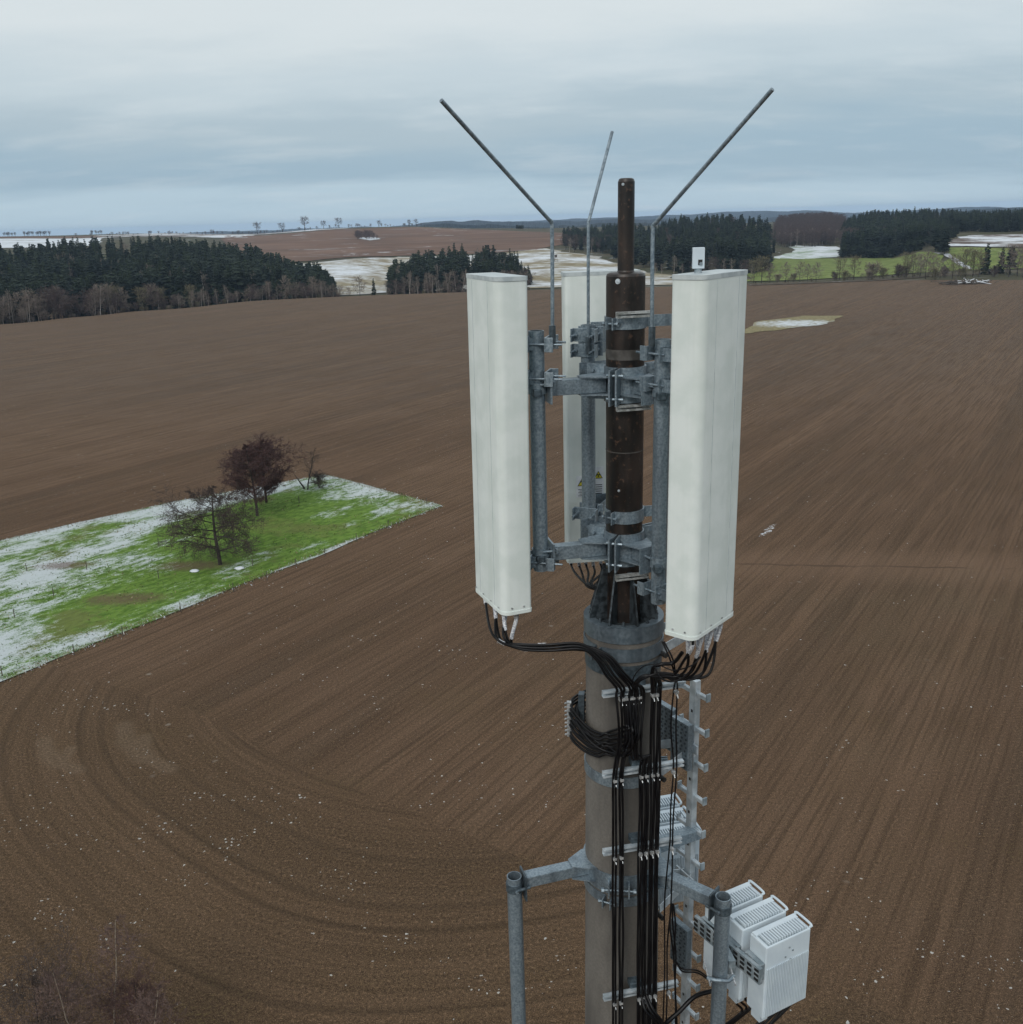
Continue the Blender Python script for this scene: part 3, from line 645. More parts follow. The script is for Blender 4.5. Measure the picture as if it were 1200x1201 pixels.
tab = [(px, random.uniform(606, 634), yt) for px, yt in ((978, 319), (990, 318), (1022, 309), (1035, 314), (1053, 311), (1060, 312), (1096, 315), (1106, 314), (912, 322), (930, 321), (1128, 314), (1165, 312), (1018, 318))]
fringe(tab, SHR, 'hedge_shrub', 'rounded leafless shrub in the hedgerow at the far field edge', 'hedgerow shrubs', 5., seed=10, smin=.6, smax=2.6)
random.seed(41)
for rng_, dtab, n_, lab_ in (((-20, 400), [(0, 522), (150, 550), (300, 582), (400, 600)], 150, 'low brown undergrowth along the foot of the left wood'), ((455, 622), [(455, 600), (622, 600)], 60, 'low brown undergrowth along the foot of the rounded middle wood'), ((880, 1199), [(880, 604), (1199, 655)], 60, 'low brown scrub along the hedgerow at the far field edge')):
    its = []
    for _ in range(n_):
        px = random.uniform(*rng_); p = at(px, interp(dtab, px) + random.uniform(-2, 12)); its.append((random.choice(SHR + [DEC[0], DEC[1]]), p, random.uniform(.25, .55) if n_ > 60 or 'middle' in lab_ else random.uniform(.12, .3)))
    mass('undergrowth', lab_, 'undergrowth', its, allmats)
# individual firs and trees one can point to
for i, (px, d, yt, lab, sx) in enumerate([(1154, 655, 283, 'darkest and tallest spruce of the hedgerow at right', 1.1), (1172, 660, 287, 'middle spruce of the three in the right hedgerow', .9), (1183, 652, 284, 'rightmost spruce of the three in the right hedgerow', 1.0),
        (438, 600, 325, 'single small spruce beside the round bare tree before the snowy field', .6), (356, 640, 306, 'tallest spruce at the right end of the left wood', .85), (368, 645, 312, 'slim spruce second from the right end of the left wood', .6), (375, 648, 309, 'pointed spruce in the small row right of the left wood', .55), (383, 650, 313, 'last spruce of the small row right of the left wood', .5),
        (328, 630, 300, 'dark pointed spruce standing out of the left wood edge', .8)]):
    p, s = topfit(px, d, yt, .3, 1.6); o = place(SPR[i % 5], 'spruce_tree', p, s, lab, 'tree', None); o.scale.x = o.scale.y = s * 1.1
p, s = topfit(421, 598, 323, .3, 1.6, 16.); place(DEC[0], 'bare_tree', p, s, 'round leafless tree standing before the snowy field', 'tree', None).scale.x *= 1.5
p, s = topfit(408, 600, 333, .3, 1.6, 16.); place(DEC[0], 'bare_tree', p, s * .8, 'smaller leafless tree left of the round one before the snowy field', 'tree', None)
# roadside trees on the skyline
sky = [(308, 260.5, 'tall thin skyline tree leftmost of the row above the brown hill'), (337, 261, 'second skyline tree of the row above the brown hill'), (363, 254, 'tallest round skyline tree of the row above the brown hill'), (385, 258.5, 'dark skyline tree with flat crown right of the tallest one'),
       (403, 255, 'neat round skyline tree fourth of the tall ones'), (424, 262, 'small faint skyline tree above the field copse'), (449, 258.5, 'lone round skyline tree right of the field copse'), (484, 257.5, 'left one of two faint skyline trees near the blue hills'), (492, 257, 'right one of two faint skyline trees near the blue hills'),
       (414, 263, 'tiny pale skyline tree between two taller ones'), (286, 270, 'small dark bush tree on the skyline beside the wood'), (256, 269, 'low wide skyline tree above the left wood'), (184, 270.5, 'wide leafless skyline tree above the left wood'), (115, 273, 'tiny skyline tree above the snow strip at left'), (98, 273.5, 'tiny faint skyline tree on the far left horizon'), (140, 272, 'tiny skyline tree left of the wide one')]
random.seed(31)
for px, yt, lab in sky:
    d = 1690; p, s = topfit(px, d, yt, .15, 1.8, 16.); o = place(SKY[px % 3], 'skyline_tree', p, s, lab, 'tree', 'trees along the skyline road'); o.scale.x = o.scale.y = s * 1.05
its = []
for _ in range(110):
    px = random.uniform(130, 500); d = random.uniform(1680, 1850); p = at(px, d); its.append((random.choice(SKY), p, random.uniform(.12, .42)))
for _ in range(40):
    px = random.choice([random.gauss(18, 5), random.gauss(42, 5), random.gauss(64, 8), random.gauss(122, 4)]); d = 2200; p = at(px, d); its.append((random.choice(SKY), p, random.uniform(.35, .6)))
mass('skyline_bushes', 'low bushes scattered along the skyline above the left wood', 'bushes', its, allmats)
its = []
for _ in range(26):
    px = random.gauss(431, 6); p = hit(px, 281, 800); p = at(px, hypot(p.x, p.y) + random.uniform(-15, 30)); its.append((random.choice([DEC[1], DEC[3]]), p, random.uniform(.4, .8)))
mass('field_copse', 'small brown copse in the middle of the far brown field', 'copse', its, allmats)
c = hit(432, 281.5, 800); sheet('snow_patch', M['snow_far'], [(421, 281), (434, 283), (447, 281.5), (440, 279), (424, 279.5)], off=1.0)
its = []
for _ in range(30):
    px = random.uniform(606, 616); p, s = topfit(px, 1640, random.uniform(264, 266), .3, .9); its.append((random.choice(SPR), p, s))
mass('spruce_clump', 'small square spruce clump on the horizon left of the rear lightning rod', 'clump', its, allmats)

# distant wooded hills
def ridge(name, dist, tab, rough, mat, depth=700):
    m = MB(); vs = []; n = 1400; R_ = 5
    for i in range(n + 1):
        px = -150 + 1500 * i / n; r = ray(px, 260); k = hypot(r.x, r.y); u = V((r.x / k, r.y / k, 0))
        zt = hz(px, dist, interp(tab, px)) + mn.fractal(V((px * .03, dist * .1, 0)), 1, 2, 4) * rough + mn.noise(V((px * .9, dist, 1))) * rough * .22
        for j in range(R_ + 1):
            f = j / R_; q = u * (dist - depth + depth * f * 1.0)
            vs.append((q.x, q.y, -60 + (zt + 60) * (sin(f * pi / 2) ** .6) + (random.uniform(-2, 2) if 0 < j < R_ else 0)))
        q = u * (dist + 500); vs.append((q.x, q.y, -60))
    K = R_ + 2; m.add(vs, [(i * K + j, (i + 1) * K + j, (i + 1) * K + j + 1, i * K + j + 1) for i in range(n) for j in range(K - 1)], False)
    o = m.build(name, mat); tag(o, kind='structure'); return o
random.seed(77)
ridge('hills', 5200, [(-150, 285), (470, 268), (500, 261), (530, 259.5), (560, 259), (600, 260), (640, 261), (690, 258), (900, 256), (1110, 252), (1140, 246), (1170, 244), (1190, 243.5), (1350, 240)], 8, M['hillwood'])
ridge('hills', 8500, [(-150, 285), (560, 262), (630, 259), (680, 256.5), (740, 254.5), (800, 252), (850, 249), (900, 247.5), (960, 247.5), (1000, 250), (1040, 248), (1090, 246), (1130, 243), (1200, 243), (1350, 240)], 8, M['hillwood'], 1200)
ridge('hills', 3300, [(-150, 285), (480, 270), (500, 263), (520, 262.5), (590, 264.5), (640, 267), (700, 262), (740, 262), (820, 262), (1180, 260), (1350, 258)], 5, M['hillwood'], 400)

# ------------------------------------------------------------------ meadow trees (near)
def near_tree(name, base, h, spread, seed, label, twmat, twigs, lv=4, tr=.02, up=.4, first=.2, nlimb=16, trunk_r=None, lean=(0, 0), droop=.02, extra=0):
    t = thing(name, label, 'tree', base)
    wd, tw = leafless(h, spread, lv, seed, tr, trunk_r, up, twigs, first, nlimb, lean, droop)
    off = V(base)
    for mbx, nm, mt in ((wd, 'trunk', M['sap_stem'] if name == 'birch_sapling' else M['bark']), (tw, 'crown', twmat)):
        o = mbx.build(nm, mt, None); o.parent = t
    return t
near_tree('alder_tree', hit(259, 663), 10.9, 10.6, 3, 'spreading dark alder with layered branches nearest the front of the meadow', M['twig_brown'], 5, 4, .027, .10, .16, 22, .26, (-.06, 0), .03)
near_tree('alder_tree', hit(302, 606), 11.4, 7.6, 14, 'dense reddish brown alder with straight trunk, left of the pair', M['twig_red'], 6, 4, .032, .45, .20, 26, .22, (-.02, 0), .03)
near_tree('alder_tree', hit(313, 590), 11.4, 7.8, 5, 'dense reddish brown alder behind, right of the pair', M['twig_red'], 6, 4, .032, .5, .2, 24, .2, (.08, 0), .03)
near_tree('young_tree', hit(361, 575), 7.4, 3.6, 9, 'slender sparse young tree at the back edge of the meadow', M['twig_brown'], 3, 3, .022, .8, .25, 12, .11, (.22, 0), 0)
near_tree('dead_stump', hit(358, 574), 3.2, .9, 19, 'short dark leaning stem beside the slender young tree', M['twig_brown'], 1, 1, .02, .8, .6, 3, .16, (-.42, 0), 0)
near_tree('shrub', hit(375, 573), 2.2, 3.4, 29, 'low bare shrub right of the slender young tree', M['twig_brown'], 5, 3, .03, 1., .02, 18, .06, (0, 0), 0)
# birches at the foot of the mast, only their tops in view
M['sap_twig'] = mottled('sapling_twigs', (.07, .042, .035), (.13, .085, .07), 2, .9)
M['sap_stem'] = mottled('pale_sapling_bark', (.20, .16, .12), (.34, .28, .22), 5, .8)
def low(px, py, h):
    q = PZ(px, py, h * .93); return V((q.x, q.y, 0))
near_tree('birch_sapling', low(108, 1095, 9), 9, 4.2, 51, 'tallest bare sapling with pale stem at the bottom left corner', M['sap_twig'], 4, 3, .019, .9, .2, 22, .06, (0, 0), 0)
near_tree('birch_sapling', low(152, 1152, 8), 8, 3.6, 52, 'leaning bare sapling right of the tallest one at bottom left', M['sap_twig'], 4, 3, .019, .9, .2, 20, .05, (.12, 0), 0)
near_tree('birch_sapling', low(87, 1128, 8), 8, 4.0, 53, 'thin dark bare sapling left of the tallest one at bottom left', M['sap_twig'], 4, 3, .019, .9, .2, 22, .05, (-.04, 0), 0)
near_tree('bare_bush', low(160, 1150, 6), 6, 4.2, 54, 'reddish twiggy bush at the bottom edge right of the saplings', M['twig_red'], 5, 3, .014, .9, .1, 30, .05, (0, 0), 0)
near_tree('bare_bush', low(20, 1150, 6), 6, 7, 55, 'grey brown twiggy bush at the bottom left corner', M['twig_brown'], 5, 3, .015, .9, .1, 30, .05, (0, 0), 0)

# fence posts round the meadow
def postmesh():
    m = MB(); m.tube([(0, 0, -.2), (.01, 0, .7), (.02, 0, 1.15)], .05, 7, True, True, .042); m.box((.0, 0, .95), (.11, .02, .03)); m.box((0, 0, .55), (.11, .02, .03)); return mesh_of(m, 'fence_post_mesh', M['wood_post'])
PM = postmesh(); k = 2.2222
posts = [(8, 697), (195, 640), (322, 592), (473, 529), (610, 476), (697, 446), (773, 412), (848, 383), (930, 344), (1013, 309), (1113, 250)]
lab = 'thin dark fence post along the front edge of the meadow'
for x, y in posts:
    o = place(PM, 'fence_post', hit(x / k, 480 + y / k), 1, lab, 'post', 'fence posts along the front of the meadow')
for x, y in [(72, 424), (142, 489), (40, 545), (415, 357), (415, 443), (660, 410), (781, 246), (228, 420)]:
    place(PM, 'fence_post', hit(x / k, 480 + y / k), 1, 'thin dark post standing inside the snowy meadow', 'post', 'posts standing inside the meadow')
def lump(p, r, h, name, label, snowcap=True):
    t = thing(name, label, 'stone', p)
    for nm, mt, rr, z0, hh in (('stone', M['bark'], r, 0, h), ('snow_cap', M['snow'], r * .92, h * .55, h * .6)):
        bm = bmesh.new(); bmesh.ops.create_icosphere(bm, subdivisions=2, radius=1)
        for v in bm.verts:
            q = 1 + .25 * mn.noise(v.co * 1.7 + V((p.x, 0, 0))); v.co = V((v.co.x * rr * q, v.co.y * rr * .7 * q, z0 + v.co.z * hh * q))
        me = bpy.data.meshes.new(nm); bm.to_mesh(me); bm.free(); me.materials.append(mt); o = bpy.data.objects.new(nm, me); COL.objects.link(o); o.parent = t
        for f in me.polygons: f.use_smooth = True
lump(hit(508 / k, 480 + 425 / k), .62, .34, 'snowy_stone', 'snow capped stone on the grass left below the front alder')
lump(hit(625 / k, 480 + 418 / k), .66, .36, 'snowy_stone', 'snow capped stone on the grass right below the front alder')
# brush pile on the far field
def brush(p):
    random.seed(3); t = thing('log_pile', 'heap of logs and branches dusted with snow on the far brown field', 'log pile', p); a = MB(); b = MB()
    for i in range(110):
        c = V(p) + V((random.gauss(0, 7), random.gauss(0, 3), random.uniform(.1, 1.8))); d = V((random.gauss(0, 1), random.gauss(0, .5), random.gauss(0, .2))).normalized() * random.uniform(1, 3.4)
        (b if i % 3 == 0 and c.x > p.x - 1 else a).tube([c - d, c + d], random.uniform(.1, .28), 5)
    a.build('logs', M['wood_post'], t); b.build('snow_dusting', M['snow'], t)
brush(hit(1130, 333.5))
# hunting stand on the snowy field
p = hit(652, 307.5, 600); t = thing('hunting_stand', 'small wooden hunting stand on the snowy field behind the left lightning rod', 'hunting stand', p)
m = MB()
for sx in (-1, 1):
    for sy in (-1, 1): m.tube([p + V((sx * 1.3, sy * 1.3, -.3)), p + V((sx * .9, sy * .9, 4))], .11, 5)
m.tube([p + V((-1.6, -2.4, 0)), p + V((-.5, -1, 4))], .08, 5); m.tube([p + V((-1.0, -2.4, 0)), p + V((-.1, -1, 4))], .08, 5)
m.build('leg_frame', M['wood_post'], t)
m = MB(); m.box(p + V((0, 0, 5.0)), (2.2, 2.2, 2.1)); m.build('cabin', M['wood_post'], t)
m = MB(); m.box(p + V((0, 0, 6.15)), (2.7, 2.7, .2), (1, 0, .1)); m.build('roof', M['bark'], t)
# row of spruce-like skyline done

# ================================================================== MAST
A0 = V((.722, 5.85, 0)); MA = thing('antenna_mast', 'tall concrete mast with rusty brown steel tube on top', 'mast', (A0.x, A0.y, 0))
def zc(py, r=0.): return PY(731, py, A0.y - r).z           # height on the mast where it crosses photo row py
PR = lambda z: .25 + (37.2 - z) * .0078                    # concrete radius
m = MB(); m.lathe(A0, [(PR(0), -.5), (PR(0), 0), (PR(37.2), 37.2), (0, 37.2)], 64); m.build('concrete_pole', M['concrete'], MA)
zt1 = zc(321, .115)
m = MB(); r1 = .117; m.lathe(A0, [(r1, 37.25), (r1, zt1 - .02), (r1 - .006, zt1 - .006), (r1 - .02, zt1), (.05, zt1 + .004), (0, zt1 + .004)], 48); m.build('steel_tube', M['rust'], MA)
r2 = .049; zt2 = zc(209, .04)
m = MB(); m.lathe(A0, [(r2 + .006, zt1), (r2, zt1 + .012), (r2, zt2 - .02), (r2 - .006, zt2 - .005), (r2 - .016, zt2), (0, zt2)], 32); m.build('top_tube', M['rust'], MA)
fd = (V((0, 0, 0)) - A0); fd.z = 0; fd.normalize(); sdv = V((-fd.y, fd.x, 0))   # towards camera, image-left
def disc(dirn, r, z, rr, nm, mt, th=.006):
    d = dirn.normalized(); p = A0 + d * r + Z * z; m = MB(); m.cyl(p - d * .01, p + d * th, rr, rr * .9, 16); m.cyl(p + d * th, p + d * (th + .004), rr * .45, rr * .4, 10); m.build(nm, M[mt], MA)
disc(fd + sdv * -.42, r1 - .001, zt1 - .045, .017, 'bolt_cap', 'alu'); disc(fd + sdv * -.4, r2 - .001, zt2 - .035, .009, 'bolt_cap', 'alu'); disc(fd + sdv * -.3, r1, zc(575, .1), .008, 'bolt_cap', 'alu')
m = MB(); m.band(A0, r1 - .01, r1 + .0015, zc(423, .11), zc(411, .11)); m.build('paint_band', M['rust_light'], MA)
m = MB(); m.band(A0, r1 - .01, r1 + .002, zc(532, .11), zc(531, .11)); m.build('weld_seam', M['rust_light'], MA)
# gussets and head flange
zf = zc(741, .25); za = zc(672, .12)
for k in range(8):
    d = dirv(-97 + 22.5 + k * 45); s = V((-d.y, d.x, 0)); w = .006
    poly = [(r1 - .002, zf), (.238, zf), (.238, zf + .05), (r1 + .03, za), (r1 - .002, za)]
    m = MB(); m.prism(poly, -w, w, A0, d, Z); m.build('gusset', M['dark_steel'], MA)
m = MB(); m.band(A0, r1 - .005, .252, zf - .03, zf); m.lathe(A0, [(.24, zf), (.252, zf + .02), (.262, zf + .02), (.262, zf - .005)], 64); m.build('head_plate', M['dark_steel'], MA)
z2 = zc(756, .26); m = MB(); m.band(A0, .2, .264, z2, zf + .022, n=64); m.build('flange_ring', M['ring_steel'], MA)
for k in range(8):
    d = dirv(-97 + k * 45); p = A0 + d * .215 + Z * zf; m = MB(); m.cyl(p, p + Z * .03, .014, n=6, smooth=False); m.cyl(p + Z * .03, p + Z * .05, .008, n=8); m.build('bolt', M['dark_steel'], MA)
def clampband(name, zlo, zhi, r, gap_dir, gapdeg, mt, par, lip=.05, th=.008, thing_=None):
    ga = atan2(gap_dir.y, gap_dir.x); h = radians(gapdeg)
    m = MB(); m.band(A0, r, r + th, zlo, zhi, ga + h, ga + 2 * pi - h, 64)
    for sg in (-1, 1):
        e = dirv(math.degrees(ga + sg * h)); c = A0 + e * (r + lip / 2 + .002) + Z * (zlo + zhi) / 2; m.box(c, (lip, th, zhi - zlo), e)
    p = A0 + gap_dir.normalized() * (r + lip * .6) + Z * (zlo + zhi) / 2; s = V((-gap_dir.y, gap_dir.x, 0)).normalized(); w = r * h + .04
    m.cyl(p - s * w, p + s * w, .008, n=8); m.cyl(p - s * w, p - s * (w - .014), .014, n=6, smooth=False); m.cyl(p + s * (w - .014), p + s * w, .014, n=6, smooth=False)
    return m.build(name, M[mt], par)
gd = fd + sdv * -.75
clampband('clamp_band', zc(778, .27), zc(763, .27), .258, gd, 5, 'ring_steel', MA)
m = MB(); m.band(A0, .2, .2565, zc(796, .27), zc(783, .27), n=64); m.build('sleeve_ring', M['galv_dark'], MA)
m = MB(); m.band(A0, .2, .2545, zc(783, .27) - .002, z2 + .002, n=64); m.build('mortar_joint', M['concrete'], MA)
zb = zc(918, .27)
clampband('clamp_band', zb - .05, zb + .03, PR(zb) + .002, fd * -.05 + sdv, 3, 'galv', MA, .05)
# tube clamps
for (ya, yb, off) in ((387, 373, -.72), (615, 601, -.75)):
    clampband('tube_clamp', zc(ya, .12), zc(yb, .12), r1 + .002, fd + sdv * off, 8, 'galv', MA, .045)
    zz = (zc(ya, .12) + zc(yb, .12)) / 2; d = dirv(8); p = A0 + d * .13 + V((0, 0, zz))
    m = MB(); e = p + d * .24; m.box((p + e) / 2, (.26, .008, .07), d); m.build('stay_bar', M['galv'], MA)
# three armed collars
ARM = [192, 298, 112]
def collar(zm, hh, ah):
    for k in range(3):
        a = ARM[k]; nxt = {0: 298, 1: 112 + 360, 2: 192}[k]; prv = {0: 112, 1: 192, 2: 298 - 360}[k]
        a0 = radians((a + prv) / 2 + 5); a1 = radians((a + nxt) / 2 - 5)
        m = MB(); m.band(A0, r1 + .002, r1 + .012, zm - hh / 2, zm + hh / 2, a0, a1, 20)
        for e in (a0, a1):                                      # flange plates
            d = V((cos(e), sin(e), 0)); m.box(A0 + d * (r1 + .065) + Z * zm, (.125, .010, hh), d)
            s = V((-d.y, d.x, 0)) * (1 if e == a0 else -1)
            for zz in (-.33, .33): m.cyl(A0 + d * .2 + Z * (zm + hh * zz) - s * .03, A0 + d * .2 + Z * (zm + hh * zz) + s * .035, .009, n=6, smooth=False)
        m.build('collar_shell', M['galv'], MA)
        d = dirv(a); L = LEN[k]
        s = V((-d.y, d.x, 0)); m = MB()
        m.box(A0 + d * (r1 + .01 + (L - r1) / 2) + Z * zm, (L - r1 - .01, .07, ah), d)
        m.build('mounting_arm', M['galv'], MA, .004)
        # gusset plates above and below the arm
        m = MB()
        for zz in (zm + ah / 2 + .006, zm - ah / 2 - .006):
            b0 = d * (r1 + .01); pts = [b0 - s * .11 - d * .03, b0 + d * .17 - s * .04, b0 + d * .17 + s * .04, b0 + s * .11 - d * .03, b0 + s * .05, b0 - s * .05]
            m.prism([(q.x, q.y) for q in pts], -.004, .004, A0 + Z * zz)
        m.build('gusset_plate', M['galv'], MA)
PL = PY(630, 450, 5.73); PRr = PY(776, 480, 5.52); PB = PY(690, 480, 6.25)
PP = [V((PL.x, PL.y, 0)), V((PRr.x, PRr.y, 0)), V((PB.x, PB.y, 0))]
for k in range(3):
    dd = PP[k] - A0; dd.z = 0; ARM[k] = math.degrees(atan2(dd.y, dd.x)) % 360
LEN = [(PP[k] - A0).length - .075 for k in range(3)]
zU = zc(452, .1); zL = zc(645, .1)
collar(zU, .215, .095); collar(zL, .215, .095)
# antenna posts
ends = [(388, 668, 5.73, 630), (398, 706, 5.52, 777), (381, 640, 6.25, 690)]
posts_ = []
for k in range(3):
    q = PP[k]; z1 = PY(ends[k][3], ends[k][0], ends[k][2]).z; z0 = PY(ends[k][3], ends[k][1], ends[k][2]).z
    m = MB(); m.pipe(V((q.x, q.y, z0)), V((q.x, q.y, z1)), .047, .041); m.build('mounting_post', M['galv'], MA); posts_.append((q, z0, z1))
    d = (A0 - q); d.z = 0; d.normalize(); s = V((-d.y, d.x, 0))
    for zz in (zU, zL):
        m = MB(); m.box(q + d * .062 + Z * zz, (.012, .20, .17), d)                       # end plate of the arm
        for sg in (-1, 1):
            m.tube([q + d * .08 + s * .062 * sg + Z * (zz + .03), q + s * .062 * sg + Z * (zz + .03)], .008, 8)
            m.box(q + d * .09 + s * .062 * sg + Z * (zz + .03), (.014, .026, .026), d)
        m.lathe(q, [(.05, zz - .03), (.056, zz - .03), (.056, zz + .035), (.05, zz + .035)], 28); m.build('post_clamp', M['galv'], MA)
        # square tube stub on the clamp
        m = MB(); c = q + V((0, 0, 0)) + (V((0, -1, 0)) * .065 + s * .02) + Z * (zz - .02); m.box(c, (.05, .05, .045), (0.25, -1, 0)); m.build('clamp_block', M['galv_dark'], MA, .005)
# ---- panel antennas
def plan(w, d, r, n=5, fr=.055):
    P = []
    for cx, cy, a in ((w / 2, 0, -90), (w / 2, d, 0), (-w / 2, d, 90), (-w / 2, 0, 180)):
        rr = fr if cy == 0 else r; ox = cx - rr * (1 if cx > 0 else -1); oy = cy + (rr if cy == 0 else -rr)
        for i in range(n + 1):
            t = radians(a + 90 * i / n); P.append((ox + rr * cos(t), oy + rr * sin(t)))
    return P
def antenna(near, u, v, z0, z1, w, d, label, brk, tilt=0, postk=0, back=False, boxtop=False):
    """near = front corner, u = along the front face, v = towards the mast"""
    u = u.normalized(); v = (v - u * v.dot(u)).normalized(); c = near + u * w / 2; c.z = 0
    t = thing('panel_antenna', label, 'antenna', (c.x, c.y, z0))
    X = u; Yv = v
    if X.cross(Yv).z < 0: X = -X
    P = plan(w, d, .022)
    m = MB(); n = len(P)
    def q(p, z, g=0): 
        cy = d / 2; return c + X * (p[0] * (1 + g)) + Yv * (cy + (p[1] - cy) * (1 + g)) + Z * z
    levels = [z0 + .02, z1 - .02]
    vs = [q(p, z) for z in levels for p in P]
    m.add(vs, [(i, (i + 1) % n, n + (i + 1) % n, n + i) for i in range(n)], True)
    # faint mould ridge down the front cover
    rad_ = m.build('radome', M['radome'], t)
    ms = rad_.modifiers.new('e', 'EDGE_SPLIT'); ms.split_angle = radians(32)
    for nm, zz, hh, sc, mt in (('top_cap', z1 - .022, .024, .018, 'radome_cap'), ('bottom_cap', z0, .022, .02, 'radome')):
        m = MB(); a = [q(p, zz, sc) for p in P]; b = [q(p, zz + hh, sc) for p in P]
        m.add(a + b, [(i, (i + 1) % n, n + (i + 1) % n, n + i) for i in range(n)], True)
        m.add(a, [tuple(range(n))[::-1]]); m.add(b, [tuple(range(n))]); m.build(nm, M[mt], t, .003)
    m = MB()
    for i in range(4):
        px_ = -w / 2 + .06 + (w - .12) * i / 3; p = c + X * px_ - Yv * .004 + Z * (z0 + .04); m.cyl(p, p - Yv * .004, .006, n=8)
    for i in range(2):
        p = c + X * (w / 2 + .003) * (1 if X.dot(u) < 0 else -1) + Yv * (d * (.3 + .4 * i)) + Z * (z0 + .045); m.cyl(p, p + X * .004 * (1 if X.dot(u) < 0 else -1), .006, n=8)
    m.build('screws', M['steel_bright'], t)
    # mould lines
    m = MB()
    for f in (-.24, .24): m.box(c + X * w * f + Z * ((z0 + z1) / 2), (.003, .0022, z1 - z0 - .06), X)
    m.build('mould_line', M['radome_cap'], t)
    # brackets reaching to the post
    post, pz0, pz1 = posts_[postk]; bc = c + Yv * d
    for zz in brk:
        dd = post - bc; dd.z = 0; L = dd.length; dn = dd.normalized(); sn = V((-dn.y, dn.x, 0)); m = MB()
        for sg in (-1, 1):
            m.box(bc + dn * (L - .02) / 2 + sn * .055 * sg + Z * zz, (max(.03, L - .02), .007, .075), dn)
        m.box(bc + Yv * .006 + Z * zz, (.17, .009, .10), X)
        m.box(post - dn * .052 + Z * zz, (.010, .17, .09), dn); m.box(post + dn * .052 + Z * zz, (.010, .17, .085), dn)
        for sg in (-1, 1):
            m.box(post + dn * .075 + sn * .081 * sg + Z * zz, (.05, .008, .085), dn)
            m.tube([post - dn * .075 + sn * .062 * sg + Z * zz, post + dn * .15 + sn * .062 * sg + Z * zz], .007, 8)
            m.cyl(post + dn * .058 + sn * .062 * sg + Z * zz, post + dn * .075 + sn * .062 * sg + Z * zz, .014, n=6, smooth=False)
        m.build('bracket', M['galv'], t, .0015)
    return t, c, X, Yv
zpb = 37.65; zpt = 39.69
q3 = [PZ(*q, zpb) for q in ((555, 691), (590, 723), (620, 713))]; r3 = [PZ(*q, zpb) for q in ((864, 719), (814, 753), (780, 746))]
for q in q3 + r3: q.z = 0
s0, s1 = posts_[0][2], posts_[0][1]
tl, cl, XL, YL = antenna(q3[1], q3[0] - q3[1], q3[2] - q3[1], zpb, zpt, .50, .20, 'tall white panel antenna on the left side of the mast', [PY(630, 402, 5.73).z, PY(630, 442, 5.73).z, PY(630, 656, 5.73).z], postk=0)
tr_, cr, XR, YR = antenna(r3[1], r3[0] - r3[1], r3[2] - r3[1], zpb, zpt + .004, .51, .20, 'tall white panel antenna right of the mast with small sensor box on top', [PY(778, 414, 5.52).z, PY(778, 450, 5.52).z, PY(778, 690, 5.52).z], postk=1)
tl.rotation_euler = (0, radians(.6), 0)
bcn = PY(702, 450, 6.62); bcn.z = 0
zbt = PY(702, 319, 6.52).z; zbb = zbt - 2.04
ub = V((1, .10, 0)).normalized(); vb_ = V((.10, -1, 0))
tb, cb, XB, YB = antenna(bcn - ub * .255 + V((0, .1, 0)), ub, vb_, zbb, zbt, .51, .20, 'rear white panel antenna mostly hidden behind the rusty tube', [PY(690, 392, 6.25).z, PY(690, 410, 6.25).z, PY(690, 600, 6.25).z], postk=2)
# warning labels on the rear antenna's back
def label_plate(px, py, w, h, tri):
    Yb = (cb + YB * .2).y; p = PY(px, py, Yb); bx = cb + YB * (.2); dd = (p - bx).dot(YB); p = p - YB * dd + YB * .004
    m = MB(); m.box(p, (w, .003, h), XB); m.build('warning_label', M['label_w'], tb)
    m = MB(); y0 = p + YB * .003; sz = w * .42
    if tri:
        c0 = y0 + Z * (h * .22); m.prism([(-sz, -sz * .8), (sz, -sz * .8), (0, sz * .9)], -.001, .001, c0, (XB.x, XB.y, 0), Z); m.build('warning_triangle', M['label_k'], tb)
        m = MB(); m.prism([(-sz * .78, -sz * .66), (sz * .78, -sz * .66), (0, sz * .66)], -.0015, .0015, c0, (XB.x, XB.y, 0), Z); m.build('warning_triangle', M['label_y'], tb)
        m = MB(); m.cyl(c0 - YB * .001, c0 + YB * .004, sz * .17, n=10)
        for a in (0, 120, 240): m.prism([(cos(radians(a - 90 + s)) * r * sz, sin(radians(a - 90 + s)) * r * sz - .0) for s, r in ((-22, .22), (-28, .5), (28, .5), (22, .22))], -.0022, .0022, c0 - Z * sz * .05, (XB.x, XB.y, 0), Z)
        m.build('warning_symbol', M['label_k'], tb)
    m = MB()
    for i in range(5): m.box(y0 - Z * (h * (.12 + .075 * i)) - XB * w * .06 * (i % 2), (w * (.72 - .12 * (i % 2)), .001, h * .022), XB)
    m.build('fine_print', M['label_k'], tb)
label_plate(682.5, 570, .085, .155, True); label_plate(701.5, 564, .075, .21, True)
# sensor box on top of the right antenna
bp = PY(819, 303, 5.22); bt = thing('sensor_box', 'small white sensor box standing on top of the right antenna', 'sensor', (bp.x, bp.y, zpt))
m = MB(); hgt = PY(819, 290, 5.22).z - zpt - .012; m.box((bp.x, bp.y, zpt + .03 + hgt / 2 - .01), (.062, .045, hgt - .02), (1, -.1, 0)); m.build('housing', M['unit'], bt, .002)
m = MB(); m.cyl((bp.x, bp.y, zpt), (bp.x, bp.y, zpt + .03), .02, n=12); m.cyl((bp.x + .01, bp.y - .022, zpt + .055), (bp.x + .009, bp.y - .03, zpt + .055), .009, n=10); m.build('foot', M['unit_dark'], bt)
m = MB(); m.box((bp.x + .006, bp.y - .024, zpt + .062), (.022, .003, .028), (1, -.1, 0)); m.build('socket', M['label_k'], bt)

